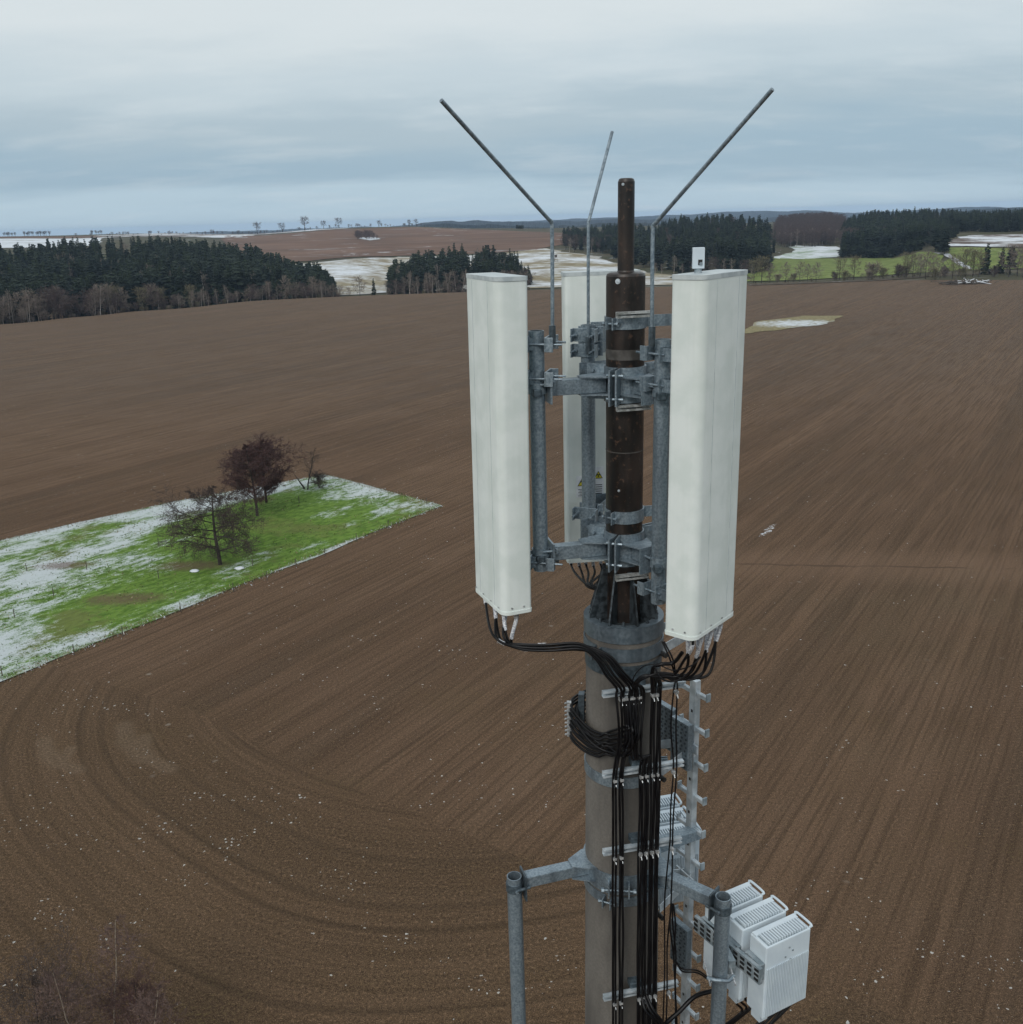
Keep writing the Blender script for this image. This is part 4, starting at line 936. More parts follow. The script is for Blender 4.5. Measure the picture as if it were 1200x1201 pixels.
# ---- lightning rods
def rod(base, knee, tip, r, label):
    t = thing('lightning_rod', label, 'lightning rod', base)
    base, knee, tip = V(base), V(knee), V(tip); pts = [base, knee - (knee - base) * .04, knee, knee + (tip - knee) * .03, tip]
    P = spline([base, base.lerp(knee, .9), knee + (tip - knee) * .02, knee.lerp(tip, .1), tip], 6)
    m = MB(); m.tube(P, r, 12); m.build('rod', M['galv'], t)
    m = MB(); m.tube([base - Z * .02, base + Z * .09], r * 1.8, 12); m.build('socket', M['galv_dark'], t)
rod(PY(648, 400, 5.66), PY(647.5, 262, 5.66), PY(517.5, 118, 5.05), .011, 'bent lightning rod leaning left above the left antenna')
rod(PY(690, 412, 6.15), PY(690, 262, 6.15), PY(718, 155, 6.5), .010, 'shorter bent lightning rod in the middle left of the brown tube')
rod(PY(764.5, 402, 5.46), PY(765.5, 266, 5.46), PY(906, 105, 4.9), .011, 'bent lightning rod leaning right above the right antenna')

# ---- serrated cable rails (small ones on tube, long ones on the concrete)
nrm = dirv(-78); tan = dirv(12)
def crail(c, t_, L, mt, par, nm='cable_rail', hgt=.042, dep=.03):
    t_ = t_.normalized(); n_ = V((t_.y, -t_.x, 0)); m = MB(); c = V(c)
    m.box(c - n_ * dep / 2, (L, .004, hgt), t_)
    for sg in (-1, 1):
        m.box(c + Z * sg * (hgt / 2 - .002), (L, dep, .004), t_); m.box(c + n_ * (dep / 2) + Z * sg * (hgt / 2 - .007), (L, .004, .013), t_)
    return m.build(nm, M[mt], par)
for py, pa, pb in ((369, 724, 763), (478, 724, 762), (676, 722, 760)):
    r_ = .165 if py == 676 else .15
    c = PY((pa + pb) / 2, py, A0.y - r_); crail(c, tan, .215, 'dull_alu', MA, 'tube_rail', .036, .028)
    p = A0 + nrm * .11 + Z * c.z; q = V((c.x, c.y, c.z)); m = MB(); m.box((p + q) / 2, ((q - p).length, .03, .02), (q - p)); m.build('rail_support', M['galv_dark'], MA)
RZ = [zc(808, .31), zc(901, .31), zc(992, .32), zc(1164, .35)]
RC = []
for z in RZ:
    c = A0 + nrm * (PR(z) + .075) + tan * .03 + Z * z; RC.append(c)
    crail(c, tan, .56, 'alu', MA)
    m = MB(); b = A0 + nrm * (PR(z) + .03) + tan * (-.0) + Z * (z + .035); m.box(b, (.09, .07, .05), tan); m.box(A0 + nrm * (PR(z) + .03) + tan * .0 + Z * z, (.05, .07, .03), tan); m.build('rail_support', M['galv_dark'], MA, .003)
def onrail(z, s, out=.0): return A0 + nrm * (PR(z) + .075 + .028 + out) + tan * s + Z * z
def clips(z, ss, par=MA):
    for s in ss:
        m = MB(); c = onrail(z, s, .0)
        m.box(c + Z * -.032 + nrm * .012, (.024, .03, .018), tan); m.box(c + Z * -.05 + nrm * .006, (.010, .022, .034), tan + Z * .6)
        m.cyl(c - Z * .03 - nrm * .0 + tan * .006, c - Z * .07 + nrm * .03 + tan * .006, .004, n=6)
        m.build('cable_clip', M['steel_bright'], par)
for i, z in enumerate(RZ):
    if i == 0: clips(z, [-.14, -.115, -.09, -.065, -.04, -.015, .075, .10, .235])
    else: clips(z, [-.181, -.134, .0, .038, .081, .12, .225])

# ================================================================== CABLES
cabgroup = {}
def cable(path, r, label, group, tags=(), k=8):
    P = spline(path, k)
    P = [q + V((mn.noise(q * 2.3 + V((i_s, 0, 0))), mn.noise(q * 2.3 + V((0, i_s, 5))), 0)) * .006 for i_s in (len(bpy.data.meshes) * 1.7,) for q in P]
    if tags:
        t = thing('feeder_cable', label, 'cable', P[0], group); m = MB(); m.tube(P, r, 8); m.build('sheath', M['black'], t)
        for (i0, i1) in tags:
            cum = 0; seg = []
            for q0, q1 in zip(P[:-1], P[1:]):
                L_ = (q1 - q0).length
                for f_ in (0, .34, .67):
                    if i0 <= cum + L_ * f_ <= i1: seg.append(q0.lerp(q1, f_))
                cum += L_
            if len(seg) > 1: m = MB(); m.tube(seg, r * 1.5, 8); m.build('printed_sleeve', M['tagw'], t)
        m = MB(); m.cyl(P[0], P[0] - Z * .05, .016, n=12); m.build('connector', M['steel_bright'], t)
    else:
        m = MB(); m.tube(P, r, 8); o = m.build('feeder_cable', M['black'], None, origin=P[0]); tag(o, label, 'cable', group)
vert = lambda s, out, z: onrail(z, s, out)
CRr = .0085
random.seed(4)
# left bundle, six cables from the left antenna
for i in range(6):
    f = i / 5; st = cl - XL * 0 + YL * (.06 + .05 * (i % 2)) + (q3[0] - q3[1]).normalized() * (.20 - .40 * f) + Z * (zpb)
    o = (i - 2.5) * .018; jz = (i % 3) * .022
    p1 = st - Z * .06
    s = -.17 + .026 * i
    path = [st, p1, PY(578 + 22 * f * 1.0, 744 + 5 * f, 5.52 + .03 * (i % 3)) + V((0, 0, -jz * .5)), PY(606 + 5 * f, 760 - jz * 100, 5.48 + .02 * i), PY(640, 763 - jz * 150, 5.46 + .012 * i), PY(680, 761 - jz * 150 + i * .3, 5.43 + .012 * i),
            PY(698 + i * 3.2, 772 - i * .8, 5.44), PY(711 + 4.3 * i, 792 - i * .6, 5.43), vert(s, .012 + .014 * (i % 2), RZ[0] + .05), vert(s, .004 + .016 * (i % 2), RZ[0] - .02)]
    if i < 4:
        s2 = (-.190, -.173, -.142, -.125)[i]
        for kz, z in enumerate(RZ[1:]): 
            if kz == 0: path.append(vert((s + s2) / 2 + .02, .02, (RZ[0] + RZ[1]) / 2 + .02))
            path.append(vert(s2, .004 + (.013 if i % 2 else 0), z))
            if kz < 2: path.append(vert(s2 + random.uniform(-.006, .006), .012, z - .3))
        path.append(vert(s2, .0, 33.2))
    else:
        path += [vert(s - .01, .02, RZ[0] - .25), vert(s - .06, .04, RZ[0] - .42)]
        for a in range(-112, -250, -12): path.append(A0 + dirv(a) * (PR(36.6) + .055 + .02 * (i - 4)) + Z * (RZ[0] - .44 - .02 * (i - 4) + .12 * smooth((-112 - a) / 70)))
    cable(path, CRr, ('black cable of the left antenna bundle running down the front of the mast' if i < 4 else 'black cable of the left antenna bundle looping round the mast side'), 'cables running down from the left antenna' if i < 4 else 'cables looping round the mast side', ((.04, .17 + .02 * (i % 3)), (.42, .48)) if i % 2 else ((.05, .15),))
# right antenna bundle, eight cables
for i in range(8):
    f = i / 7; st = cr + YR * (.05 + .06 * (i % 2)) + (r3[0] - r3[1]).normalized() * (-.19 + .40 * f) + Z * zpb
    pxs = 804 + 42 * f; jz = (i % 3)
    path = [st, st - Z * .07, PY(802 + 34 * f, 775 + 4 * jz, 5.25 + .1 * f), PY(792 + 30 * f, 790 + 2 * jz + 3 * f, 5.32)]
    if i < 4:
        path += [PY(775, 795 - 2 * i, 5.33), PY(756, 792 + i, 5.33), PY(744 + i * 1.5, 802, 5.38)]
        s = -.02 + .022 * i - .03; path += [vert(s, .02, RZ[0]), vert(s - .03, .05, RZ[0] - .25), vert(s - .02, .03, RZ[0] - .46)]
        s2 = (-.008, .008, .030, .047)[i]
        path += [vert(s2 + .01, .02, RZ[1] + .12), vert(s2, .004 + .012 * (i % 2), RZ[1]), vert(s2 + .004, .012, RZ[1] - .3), vert(s2, .004, RZ[2]), vert(s2 - .004, .014, RZ[2] - .6), vert(s2, .004, RZ[3]), vert(s2 + .01, .0, 33.2)]
        lab = 'black cable of the right antenna bundle crossing to the middle run'; gr = 'cables crossing from the right antenna to the middle run'
    else:
        s2 = (.072, .089, .112, .128)[i - 4]
        path += [PY(790 - 3 * (i - 4), 797 - 2 * (i - 4), 5.34), PY(772, 790, 5.35), vert(s2, .012, RZ[0] + .04), vert(s2, .004, RZ[0] - .02), vert(s2 - .004, .012, RZ[0] - .35), vert(s2, .004 + .014 * (i % 2), RZ[1]), vert(s2 + .003, .01, RZ[1] - .3), vert(s2, .004, RZ[2]), vert(s2 - .005, .014, RZ[2] - .6), vert(s2, .004, RZ[3]), vert(s2, .0, 33.2)]
        lab = 'black cable of the right antenna bundle in the straight run beside the ladder'; gr = 'cables of the straight run beside the ladder'
    cable(path, CRr, lab, gr, ((.05, .16 + .03 * (i % 3)),))
# thin jumper cables
for i in range(2):
    s = .225 + .02 * i
    cable([PY(776 + 3 * i, 752, 5.4), PY(786 + 4 * i, 775, 5.35), PY(792, 798, 5.38), vert(s, .0, RZ[0]), vert(s - .02 + .02 * i, .0, RZ[0] - .3), vert(s + .005, .0, RZ[1]), vert(s - .012, .01, RZ[1] - .3), vert(s - .01, .0, RZ[2]), vert(s - .04 + .03 * i, .0, RZ[2] - .45), vert(s - .03, .0, RZ[2] - .8), vert(s - .03, 0, RZ[3]), vert(s - .04, 0, 33.2)], .0055,
          'thin black twin cable hanging right of the thick cables', 'thin cables right of the thick ones')
cable([vert(-.03, .0, RZ[0] - .05), PY(741, 800, 5.4), PY(752, 783, 5.38), PY(770, 779, 5.35), PY(790, 786, 5.3), PY(812, 780, 5.2), PY(822, 770, 5.2)], .004, 'thin black wire arching from the middle cables to the right antenna', None)
cable([PY(766, 812, 5.36), PY(766, 785, 5.33), PY(775, 779, 5.3), PY(790, 777, 5.3), PY(800, 765, 5.25)], .012, 'thick black cable bending up behind the right cable bundle', None)
cable([PY(768, 782, 5.3), PY(775, 795, 5.28), PY(790, 799, 5.28), PY(806, 790, 5.25), PY(820, 770, 5.22)], .006, 'grey black loop hanging across the right cable bundle', None)
# spare cable loops round the left side of the mast
for i in range(9):
    zt_ = RZ[0] - .27 - .030 * i; sx0 = -.115 + .013 * (i % 6); out0 = .03 + .012 * (i % 3); zb_ = RZ[0] - .33 - .021 * i
    pts = [vert(sx0, .02, RZ[0] - .04), vert(sx0 + .004, out0, RZ[0] - .2), vert(sx0, out0 + .01, zb_ + .12)]
    r0 = PR(zb_) + .05 + .006 * (i % 3)
    for a_ in range(-112 + int(2 * (i % 3)), -250, -9):
        t_ = (a_ + 122) / -66.; zz_ = zb_ - .02 + (zt_ + .02 - zb_) * (smooth(t_) if t_ > 0 else 0) - .02 * sin(max(0, min(1, t_)) * pi) + (.03 if t_ < -.03 else 0)
        pts.append(A0 + dirv(a_) * (r0 + .05 * math.exp(-((a_ + 186) / 22.) ** 2)) + Z * zz_)
    cable(pts, .0088, 'black spare cable coiled round the left side of the mast', 'spare cables coiled round the mast', k=5)
cc = thing('coil_bracket', 'steel bracket with stacked clips holding the coiled cables left of the mast', 'bracket', A0 + dirv(-188) * .3 + Z * (RZ[0] - .4))
m = MB(); d = dirv(-190); c = A0 + d * (PR(36.8) + .03) + Z * (RZ[0] - .38); m.box(c, (.04, .06, .34), d); m.build('arm', M['galv_dark'], cc)
for i in range(9):
    c = A0 + dirv(-184) * (PR(36.8) + .115) + Z * (RZ[0] - .27 - .03 * i); m = MB(); m.box(c, (.03, .03, .02), dirv(-184)); m.cyl(c, c + dirv(-150) * .035 + Z * .006, .0045, n=6); m.cyl(c, c + dirv(-205) * .03 - Z * .006, .0045, n=6); m.build('cable_clip', M['steel_bright'], cc)
# short stub cables below rear antenna with printed sleeves
for i in range(6):
    px = 669 + i * 8.6; st = PY(px, 640, 6.62); 
    cable([st, PY(px + 1, 660, 6.6), PY(px + 3 + (3 - i) * 1.0, 672, 6.45), PY(686 + i * 2, 684 + (i % 2) * 3, 6.2), PY(700 + i, 693, 6.1), PY(712, 705 + 2 * i, 6.08)], .0085, 'black cable with white sleeve under the rear antenna', 'cables under the rear antenna', ((.03, .15 + .02 * (i % 2)),))

# ================================================================== LADDER
R0 = PY(812, 850, 6.15); LB = V((R0.x + .012, 6.15, 0)); lt = dirv(-58); ln = V((-lt.y, lt.x, 0))
zl1 = PY(812, 797, 6.15).z
LD = thing('ladder', 'aluminium single rail ladder with side rungs on the right of the mast', 'ladder', (LB.x, LB.y, 30))
m = MB(); c = LB + Z * (zl1 + 31) / 2
m.box(c + lt * 0, (.062, .05, zl1 - 31), lt); m.build('rail', M['alu'], LD, .003)
m = MB()
zz = zl1 - .10; rungz = []
while zz > 32: rungz.append(zz); zz -= .28
for z in rungz:
    b = LB + lt * .0 - ln * .026 + Z * (z + .14); m.box(b, (.016, .003, .022), lt)
m.mat = 0; m.build('rail_holes', M['label_k'], LD)
for z in rungz:
    z += .0
    for sg in (-1, 1):
        m = MB(); a = LB + lt * sg * .032 + Z * z; b = LB + lt * sg * .135 + Z * z
        m.box((a + b) / 2, ((b - a).length, .030, .026), lt); m.box((a + b) / 2 + Z * .0145 + ln * .008, ((b - a).length, .006, .004), lt); m.box((a + b) / 2 + Z * .0145 - ln * .008, ((b - a).length, .006, .004), lt)
        r_ = m.build('rung', M['alu'], LD)
        m = MB(); m.box(b + Z * .012, (.012, .036, .06), lt); m.build('end_stop', M['unit_dark'], r_)
def stand(z):
    m = MB(); d = (LB - A0); d.z = 0; dn = d.normalized(); sn = V((-dn.y, dn.x, 0)); r = PR(z)
    for sg in (-1, 1):
        a = A0 + dn * (r * .75) + sn * sg * (r * .72) + Z * z; b = LB + sn * sg * .04 - dn * .02 + Z * z; m.box((a + b) / 2, ((b - a).length, .006, .07), b - a)
    m.box(LB - dn * .045 + Z * z, (.012, .2, .07), dn)
    m.build('wall_bracket', M['alu'], LD)
    m = MB(); p = A0 + dirv(-30) * (r + .04) + Z * z; m.cyl(p - sn * .02, p + sn * .06, .018, n=12); m.build('bolt', M['label_k'], LD)
for y in (777, 918, 1075): stand(zc(y, 0) + .12)
def plate(px, py, Y, w, h, label):
    c = PY(px, py, Y); t = thing('foot_plate', label, 'foot plate', c); m = MB(); pn = dirv(-148)
    tt = dirv(-58)
    m.box(c, (w, .006, h), tt)
    for sg in (-1, 1): m.box(c + tt * sg * (w / 2 + .002) - pn * .02, (.006, .045, h + .008), tt)
    for sg in (-1, 1): m.box(c + Z * sg * (h / 2 + .001) - pn * .02, (w, .045, .006), tt)
    m.build('plate', M['galv'], t)
    m = MB()
    for i in range(4):
        for j in range(11):
            q = c + tt * (w * (i + .5 + .25 * (j % 2 - .5)) / 4 - w / 2) + Z * (h * (j + .5) / 11 - h / 2) + pn * .004; m.cyl(q - pn * .0, q + pn * .003, .009, n=8)
    m.build('anti_slip_studs', M['galv_dark'], t)
plate(779, 852, 6.22, .17, .33, 'left folded perforated foot plate beside the ladder rail')
plate(797, 872, 6.0, .17, .35, 'right folded perforated foot plate against the ladder rail')
plate(796, 1108, 5.95, .17, .36, 'lower folded perforated foot plate near the bottom of the ladder')

# ================================================================== LOWER FRAME
zA = zc(1037, .29); FR = thing('outrigger_frame', 'galvanised ring frame with two arms clamped round the concrete mast', 'frame', (A0.x, A0.y, zA - 3))
rF = PR(zA) + .004
m = MB(); m.band(A0, rF, rF + .012, zA - .10, zA + .05, n=64); m.build('ring_band', M['galv'], FR)
clampband('ring_clamp', zA - .20, zA - .125, rF, fd + sdv * -.35, 5, 'galv', FR, .06)
m = MB(); c = A0 + fd * (rF + .03) + sdv * -.02 + Z * (zA - .04)
for sg in (-1, 1): m.box(c + sdv * .07 * sg, (.06, .012, .11), fd)
m.cyl(c - sdv * .12 + fd * .012, c + sdv * .12 + fd * .012, .009, n=8); m.cyl(c - sdv * .12 + fd * .012, c - sdv * .1 + fd * .012, .017, n=6, smooth=False); m.cyl(c + sdv * .1 + fd * .012, c + sdv * .12 + fd * .012, .017, n=6, smooth=False); m.build('clamp_lugs', M['galv'], FR)
LPp = PY(605.5, 1100, 5.62); LPp.z = 0; RPp = PY(846, 1100, 5.34); RPp.z = 0
zarm = zA + .0
def outarm(P, ztop, ymt):
    d = (P - A0); d.z = 0; L = d.length; d.normalize(); s = V((-d.y, d.x, 0)); m = MB()
    a = A0 + d * rF; b = A0 + d * (L - .075); m.box((a + b) / 2 + Z * zarm, ((b - a).length, .085, .085), d); m.build('arm', M['galv'], FR, .004)
    m = MB()
    for zz in (.05, -.05):
        pts = [d * (rF - .03) - s * .12, d * (rF + .0) - s * .12, d * (rF + .13) - s * .045, d * (rF + .13) + s * .045, d * (rF + .0) + s * .12, d * (rF - .03) + s * .12]
        m.prism([(q.x, q.y) for q in pts], -.004, .004, A0 + Z * (zarm + zz))
    m.build('gusset_plate', M['galv'], FR)
    m = MB(); m.box(P - d * .066 + Z * (zarm - .03), (.012, .13, .20), d)
    m.lathe(P, [(.054, zarm - .06), (.06, zarm - .06), (.06, zarm + .0), (.054, zarm + .0)], 28)
    for sg in (-1, 1): m.tube([P - d * .10 + s * .05 * sg + Z * (zarm - .03), P + s * .062 * sg + Z * (zarm - .03)], .012, 8)
    m.build('post_clamp', M['galv_dark'], FR)
    m = MB(); m.pipe(P + Z * 30.5, P + Z * ztop, .052, .046, 36); m.build('post', M['galv'], FR)
    m = MB(); q = P + Z * (ztop - .09); m.cyl(q + s * .05, q + s * .07, .012, n=8); m.cyl(q - s * .07, q - s * .05, .012, n=8); m.build('bolt', M['galv'], FR)
outarm(LPp, PY(603, 1027, 5.62).z, 0); outarm(RPp, PY(847, 1051, 5.34).z, 0)
# third arm behind carrying the rear units
d3 = dirv(25); m = MB(); m.box(A0 + d3 * (rF + .2) + Z * zarm, (.4, .085, .085), d3); m.build('arm', M['galv'], FR, .004)

# ================================================================== RADIO UNITS
def radio(p, ua, ub_, h, w, th, label, group, big=True):
    """p = near top corner; ua along ribbed face, ub_ thickness direction (away)"""
    ua = ua.normalized(); ub_ = ub_.normalized(); z1 = p.z; c = p + ua * w / 2 + ub_ * th / 2; t = thing('radio_unit', label, 'radio unit', (c.x, c.y, z1 - h), group)
    nf = -ub_
    m = MB(); m.box(c - Z * h / 2, (w, th, h), ua); m.build('housing', M['unit'], t, .008)
    m = MB(); n = 26       # cooling fins on the large face
    for i in range(n):
        f = (i + .5) / n; lo = h * .98 if True else 0; zt = h * .30
        q = c + ua * (w * (f - .5) * .96) + nf * (th / 2 + .004) - Z * (zt + (h * .97 - zt) / 2); m.box(q, (w * .96 / n * .42, .010, h * .97 - zt), ua)
    m.build('cooling_fins', M['unit'], t)
    m = MB()
    for fx, fz in ((.52, .13), (.60, .19), (.44, .24), (.56, .30), (.42, .34)):
        q = c + ua * w * (fx - .5) + nf * (th / 2 + .001) - Z * h * fz; m.cyl(q, q + nf * .004, .007, n=8)
    m.build('screws', M['unit_dark'], t)
    m = MB(); n = 15       # top fins over a dark sheet that paints the shade between them
    for i in range(n):
        f = (i + .5) / n; q = c + ua * (w * (f - .5) * .86) + nf * (th * .12) + Z * .008; m.box(q, (w * .86 / n * .40, th * .62, .026), ua)
    m.build('top_fins', M['unit'], t)
    m = MB(); m.box(c + nf * th * .12 + Z * .0012, (w * .88, th * .64, .003), ua); m.build('fin_gap_shade', M['unit_dark'], t)
    m = MB(); m.box(c - nf * th * .33 + Z * .006, (w * .96, th * .26, .014), ua); m.build('top_cover', M['unit'], t, .003)
    m = MB(); a = c + ua * (w / 2 + .0) ; P = [a + nf * th * .42 + Z * .0, a + nf * th * .42 + Z * .016 + ua * .012, a - nf * th * .42 + Z * .016 + ua * .012, a - nf * th * .42 + Z * .0]; m.tube(spline(P, 3), .009, 8); m.build('handle', M['unit'], t)
    # mounting bracket on the narrow side facing the post
    m = MB(); b = c - ua * (w / 2 + .022) - Z * h * .32
    m.box(b, (.04, th * .95, .13), ua); 
    for i in range(4): m.box(b - ua * .022 + Z * (.045 - .03 * i), (.006, th * .9, .012), ua)
    for i in range(3): m.box(b - ua * .022 + ub_ * th * (i - 1) * .42, (.008, .012, .13), ua)
    m.build('side_bracket', M['unit_dark'], t, .002)
    # bottom strap and connectors
    m = MB(); b = c - Z * (h + .03)
    for k2, (a1, a2) in enumerate(((-.46, -.4), (-.30, -.24))): m.box(b + ua * w * a1, (.012, th * .5, .06), ua)
    m.box(b + ua * w * -.38 - Z * .03, (w * .18, th * .5, .01), ua); m.build('bottom_strap', M['unit'], t)
    m = MB()
    for i in range(5): q = c + ua * w * (-.15 + .13 * i) - Z * h; m.cyl(q, q - Z * .04, .012, n=10)
    m.build('connectors', M['steel_bright'], t)
    return c
zR = 35.2; n3 = PZ(899, 1112, zR); l3 = PZ(879.5, 1094, zR); g3 = PZ(951, 1088, zR)
ua = g3 - n3; wR = ua.length; ua.normalize(); ubv = l3 - n3; thR = ubv.length; ubv = ubv - ua * ubv.dot(ua); ubv.normalize()
hR = zR - PY(894, 1196, n3.y).z
n2 = PZ(872, 1088, zR); sp2 = (n2 - n3).length; sp2 = (n2 - n3)
radio(n3, ua, ubv, hR, wR, thR, 'nearest and largest looking pale grey radio unit at the lower right', 'right radio units')
radio(n3 + ubv * .21 - ua * .03, ua, ubv, hR, wR, thR, 'middle pale grey radio unit of the three at lower right', 'right radio units')
radio(n3 + ubv * .42 - ua * .06, ua, ubv, hR, wR, thR, 'rearmost pale grey radio unit of the three, behind the right post', 'right radio units')
# carrier rails from post to units
BR = thing('unit_bracket', 'cast clamp bracket joining the radio units to the right post', 'bracket', (RPp.x, RPp.y, zR - .2)); m = MB()
pz = zR - hR * .32
for s_ in (0,):
    m.tube(spline([RPp + V((-.09, -.03, pz - .01)), RPp + V((-.05, -.06, pz)), RPp + V((0, -.068, pz)), RPp + V((.05, -.06, pz - .01)), RPp + V((.09, -.02, pz - .01))], 5), .014, 8)
m.build('strap', M['galv'], BR)
m = MB(); 
for sx in (-.085, .085): m.tube([RPp + V((sx, -.10, pz - .01)), RPp + V((sx, .12, pz + .0))], .007, 8)
m.build('threaded_rod', M['steel_bright'], BR)
m = MB(); a = V((RPp.x, RPp.y, pz)) + V((.09, .07, 0)); b = n3 - ua * .05 + ubv * .5; b.z = pz; m.box((a + b) / 2, ((b - a).length + .05, .05, .11), b - a)
e0 = n3 - ua * .055 + ubv * (-.02); e1 = n3 - ua * .115 + ubv * .62; e0.z = e1.z = pz; m.box((e0 + e1) / 2, ((e1 - e0).length, .028, .13), e1 - e0); rl = m
fc = (e1 - e0).normalized(); fn = fc.cross(Z); fn = fn if fn.y < 0 else -fn; rl.mat = 1
for i in range(10):
    for j in range(3): rl.box(e0 + fc * (.03 + .066 * i) + fn * .0145 + Z * (.038 - .038 * j), (.040, .003, .022), fc)
rl.build('rail', [M['unit_dark'], M['label_k']], BR)
# rear group behind the mast, left of ladder rail
zR2 = 35.3; base2 = PZ(774, 986, zR2)
for i, lab in enumerate(('front one of the pale radio units behind the ladder', 'middle one of the pale radio units behind the ladder', 'rearmost of the pale radio units behind the ladder')):
    u2 = V((.97, .22, 0)); v2 = V((-.22, .97, 0)); radio(base2 + v2 * .20 * i + V((-.02, 0, .0)), u2, v2, .62, .36, .16, lab, 'radio units behind the ladder')
# cables at units
random.seed(9)
for i in range(7):
    a = n3 + ua * wR * (.15 + .12 * i) + ubv * .08 - Z * (hR + .03)
    cable([a, a - Z * .06, a - Z * .14 - ua * .12 + V((0, 0, random.uniform(-.02, .02))), a - Z * .22 - ua * .35, a - Z * .30 - ua * .6, V((RPp.x - .05, RPp.y + .12, a.z - .42 - .02 * i))], .0085, 'black jumper cable under the nearest radio unit', 'jumper cables under the radio units')
for i in range(4):
    a = n3 + ubv * .21 + ua * wR * (.05 + .1 * i) + ubv * .08 - Z * (hR + .03)
    cable([a, a - Z * .08, a - Z * .18 + ua * .05, a - Z * .25 - ua * .15, a - Z * .35 - ua * .4], .0085, 'black jumper cable under the middle radio unit', 'jumper cables under the radio units')
cable([PY(836, 1161, 5.6), PY(815, 1168, 5.55), PY(797, 1186, 5.5), PY(780, 1202, 5.48), PY(765, 1225, 5.5)], .016, 'thickest black cable arching from the right post to the mast foot', None)
for i in range(2): cable([PY(792 + i, 1128, 5.55), PY(800, 1136 + 3 * i, 5.55), PY(818, 1138 + 3 * i, 5.55), PY(833, 1148 + 3 * i, 5.6)], .006, 'thin black cable crossing from ladder to right post', 'thin cables crossing to the right post')
for i in range(3): cable([vert(.02 + .02 * i, .01, RZ[3] - .02), PY(757 + 5 * i, 1185, 5.42), PY(770 + 4 * i, 1199, 5.42), PY(785, 1215, 5.5)], .0105, 'black cable turning off to the right at the lowest rail', 'cables turning off at the lowest rail')
for i in range(3): cable([PY(788 + i, 1060, 5.5), PY(786 + 3 * i, 1085, 5.5), PY(790 + 3 * (i % 2), 1120, 5.5), PY(792, 1160, 5.5), PY(794 - i, 1210, 5.5)], .006, 'thin black cable tangled beside the lower ladder', 'thin cables beside the lower ladder')

# ================================================================== HAZE, SKY, LIGHT
HZ = MB(); HZ.box((0, 4000, (-90 + 76) / 2), (21000, 14000 + 9000, 166)); hm = bpy.data.materials.new('haze_air'); hm.use_nodes = True; nt = hm.node_tree
nt.nodes.remove(nt.nodes['Principled BSDF']); pv = nt.nodes.new('ShaderNodeVolumePrincipled'); pv.inputs['Color'].default_value = (.55, .74, 1., 1); pv.inputs['Density'].default_value = .00007; pv.inputs['Anisotropy'].default_value = 0.
nt.links.new(pv.outputs[0], nt.nodes['Material Output'].inputs['Volume'])
if True:
    hb = HZ.build('haze', hm); tag(hb, kind='stuff')
w = bpy.data.worlds.new('World'); SC.world = w; w.use_nodes = True; nt = w.node_tree; N = nt.nodes; Lk = nt.links
bg = N['Background']; out = N['World Output']
SE, SR = radians(38), radians(150)
sk = N.new('ShaderNodeTexSky'); sk.sky_type = 'NISHITA'; sk.sun_disc = False; sk.sun_elevation = SE; sk.sun_rotation = SR; sk.air_density = 1.2; sk.dust_density = 3
bg.inputs['Strength'].default_value = .10; Lk.new(sk.outputs[0], bg.inputs['Color'])
tc = N.new('ShaderNodeTexCoord'); sx = N.new('ShaderNodeSeparateXYZ'); Lk.new(tc.outputs['Generated'], sx.inputs[0])
def mth(op, a, b=None, cl=False):
    n = N.new('ShaderNodeMath'); n.operation = op; n.use_clamp = cl
    for i, q in enumerate((a, b)):
        if q is None: continue
        if hasattr(q, 'is_output'): Lk.new(q, n.inputs[i])
        else: n.inputs[i].default_value = q
    return n.outputs[0]
zz = mth('MAXIMUM', sx.outputs[2], 0.0); den = mth('ADD', zz, .16)
cx = N.new('ShaderNodeCombineXYZ'); Lk.new(mth('DIVIDE', sx.outputs[0], den), cx.inputs[0]); Lk.new(mth('DIVIDE', sx.outputs[1], den), cx.inputs[1])
def nz(scale, det, sc, loc, rough=.55):
    mp_ = N.new('ShaderNodeMapping'); mp_.inputs['Scale'].default_value = sc; mp_.inputs['Location'].default_value = loc; Lk.new(cx.outputs[0], mp_.inputs[0])
    n = N.new('ShaderNodeTexNoise'); n.inputs['Scale'].default_value = scale; n.inputs['Detail'].default_value = det; n.inputs['Roughness'].default_value = rough; Lk.new(mp_.outputs[0], n.inputs['Vector']); return n.outputs[0]
n1 = nz(.9, 5, (.55, 1, 1), (2.1, .3, 0)); n2 = nz(2.2, 6, (.6, 1.1, 1), (5, 1, 0), .62)
def rmp(v, stops):
    r = N.new('ShaderNodeValToRGB'); r.color_ramp.interpolation = 'EASE'
    while len(r.color_ramp.elements) < len(stops): r.color_ramp.elements.new(.5)
    for e, (p, c) in zip(r.color_ramp.elements, stops): e.position = p; e.color = (*c, 1)
    Lk.new(v, r.inputs[0]); return r.outputs[0]
wav = mth('ADD', zz, mth('MULTIPLY', mth('SUBTRACT', n1, .5), .10))
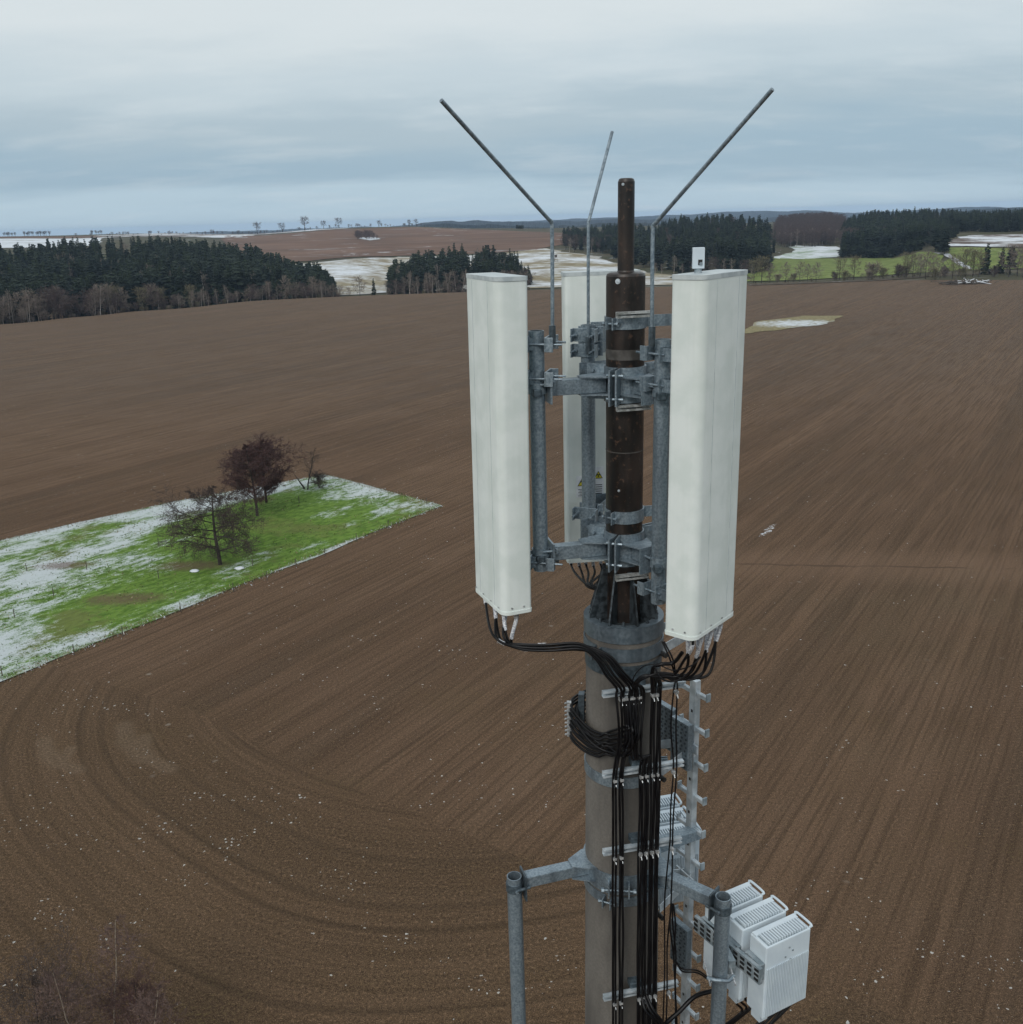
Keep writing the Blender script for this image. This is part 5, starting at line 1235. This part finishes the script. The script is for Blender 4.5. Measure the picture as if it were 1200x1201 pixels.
wav = mth('ADD', wav, mth('MULTIPLY', mth('SUBTRACT', n2, .5), .03))
base = rmp(wav, [(0.0, (.50, .64, .73)), (.02, (.48, .62, .715)), (.05, (.35, .485, .59)), (.09, (.43, .54, .615)), (.13, (.56, .655, .71)), (.185, (.69, .755, .78)), (.40, (.74, .795, .82)), (1., (.80, .85, .88))])
def mixc(f, a, b):
    n = N.new('ShaderNodeMix'); n.data_type = 'RGBA'
    if hasattr(f, 'is_output'): Lk.new(f, n.inputs[0])
    else: n.inputs[0].default_value = f
    for i, q in ((6, a), (7, b)):
        if hasattr(q, 'is_output'): Lk.new(q, n.inputs[i])
        else: n.inputs[i].default_value = (*q, 1)
    return n.outputs[2]
f2 = mth('MULTIPLY', mth('SUBTRACT', n2, .50, True), 1.1, True)
cl_ = mixc(mth('MULTIPLY', mth('SUBTRACT', .47, n2, True), .45, True), mixc(f2, base, (.76, .81, .835)), (.34, .43, .50))
bg2 = N.new('ShaderNodeBackground'); Lk.new(cl_, bg2.inputs['Color']); bg2.inputs['Strength'].default_value = 1.0
mx = N.new('ShaderNodeMixShader'); mx.inputs[0].default_value = .93; Lk.new(bg.outputs[0], mx.inputs[1]); Lk.new(bg2.outputs[0], mx.inputs[2]); Lk.new(mx.outputs[0], out.inputs['Surface'])
sl = bpy.data.lights.new('sun', 'SUN'); sl.energy = 1.4; sl.angle = radians(22); sl.color = (1, .96, .9); so = bpy.data.objects.new('sun', sl); COL.objects.link(so)
# sun high, behind the camera and to the left
az = radians(205); sd_ = V((sin(az) * cos(SE), cos(az) * cos(SE), sin(SE))); sk.sun_rotation = az
so.rotation_euler = sd_.to_track_quat('Z', 'Y').to_euler(); so.location = (0, 0, 60)
SC.view_settings.view_transform = 'Standard'; SC.view_settings.look = 'None'; SC.view_settings.exposure = .04; SC.view_settings.gamma = 1
SC.render.engine = 'CYCLES'; SC.cycles.max_bounces = 4; SC.cycles.volume_bounces = 0; SC.cycles.diffuse_bounces = 2; SC.cycles.glossy_bounces = 2
SC.render.resolution_x = 1023; SC.render.resolution_y = 1024
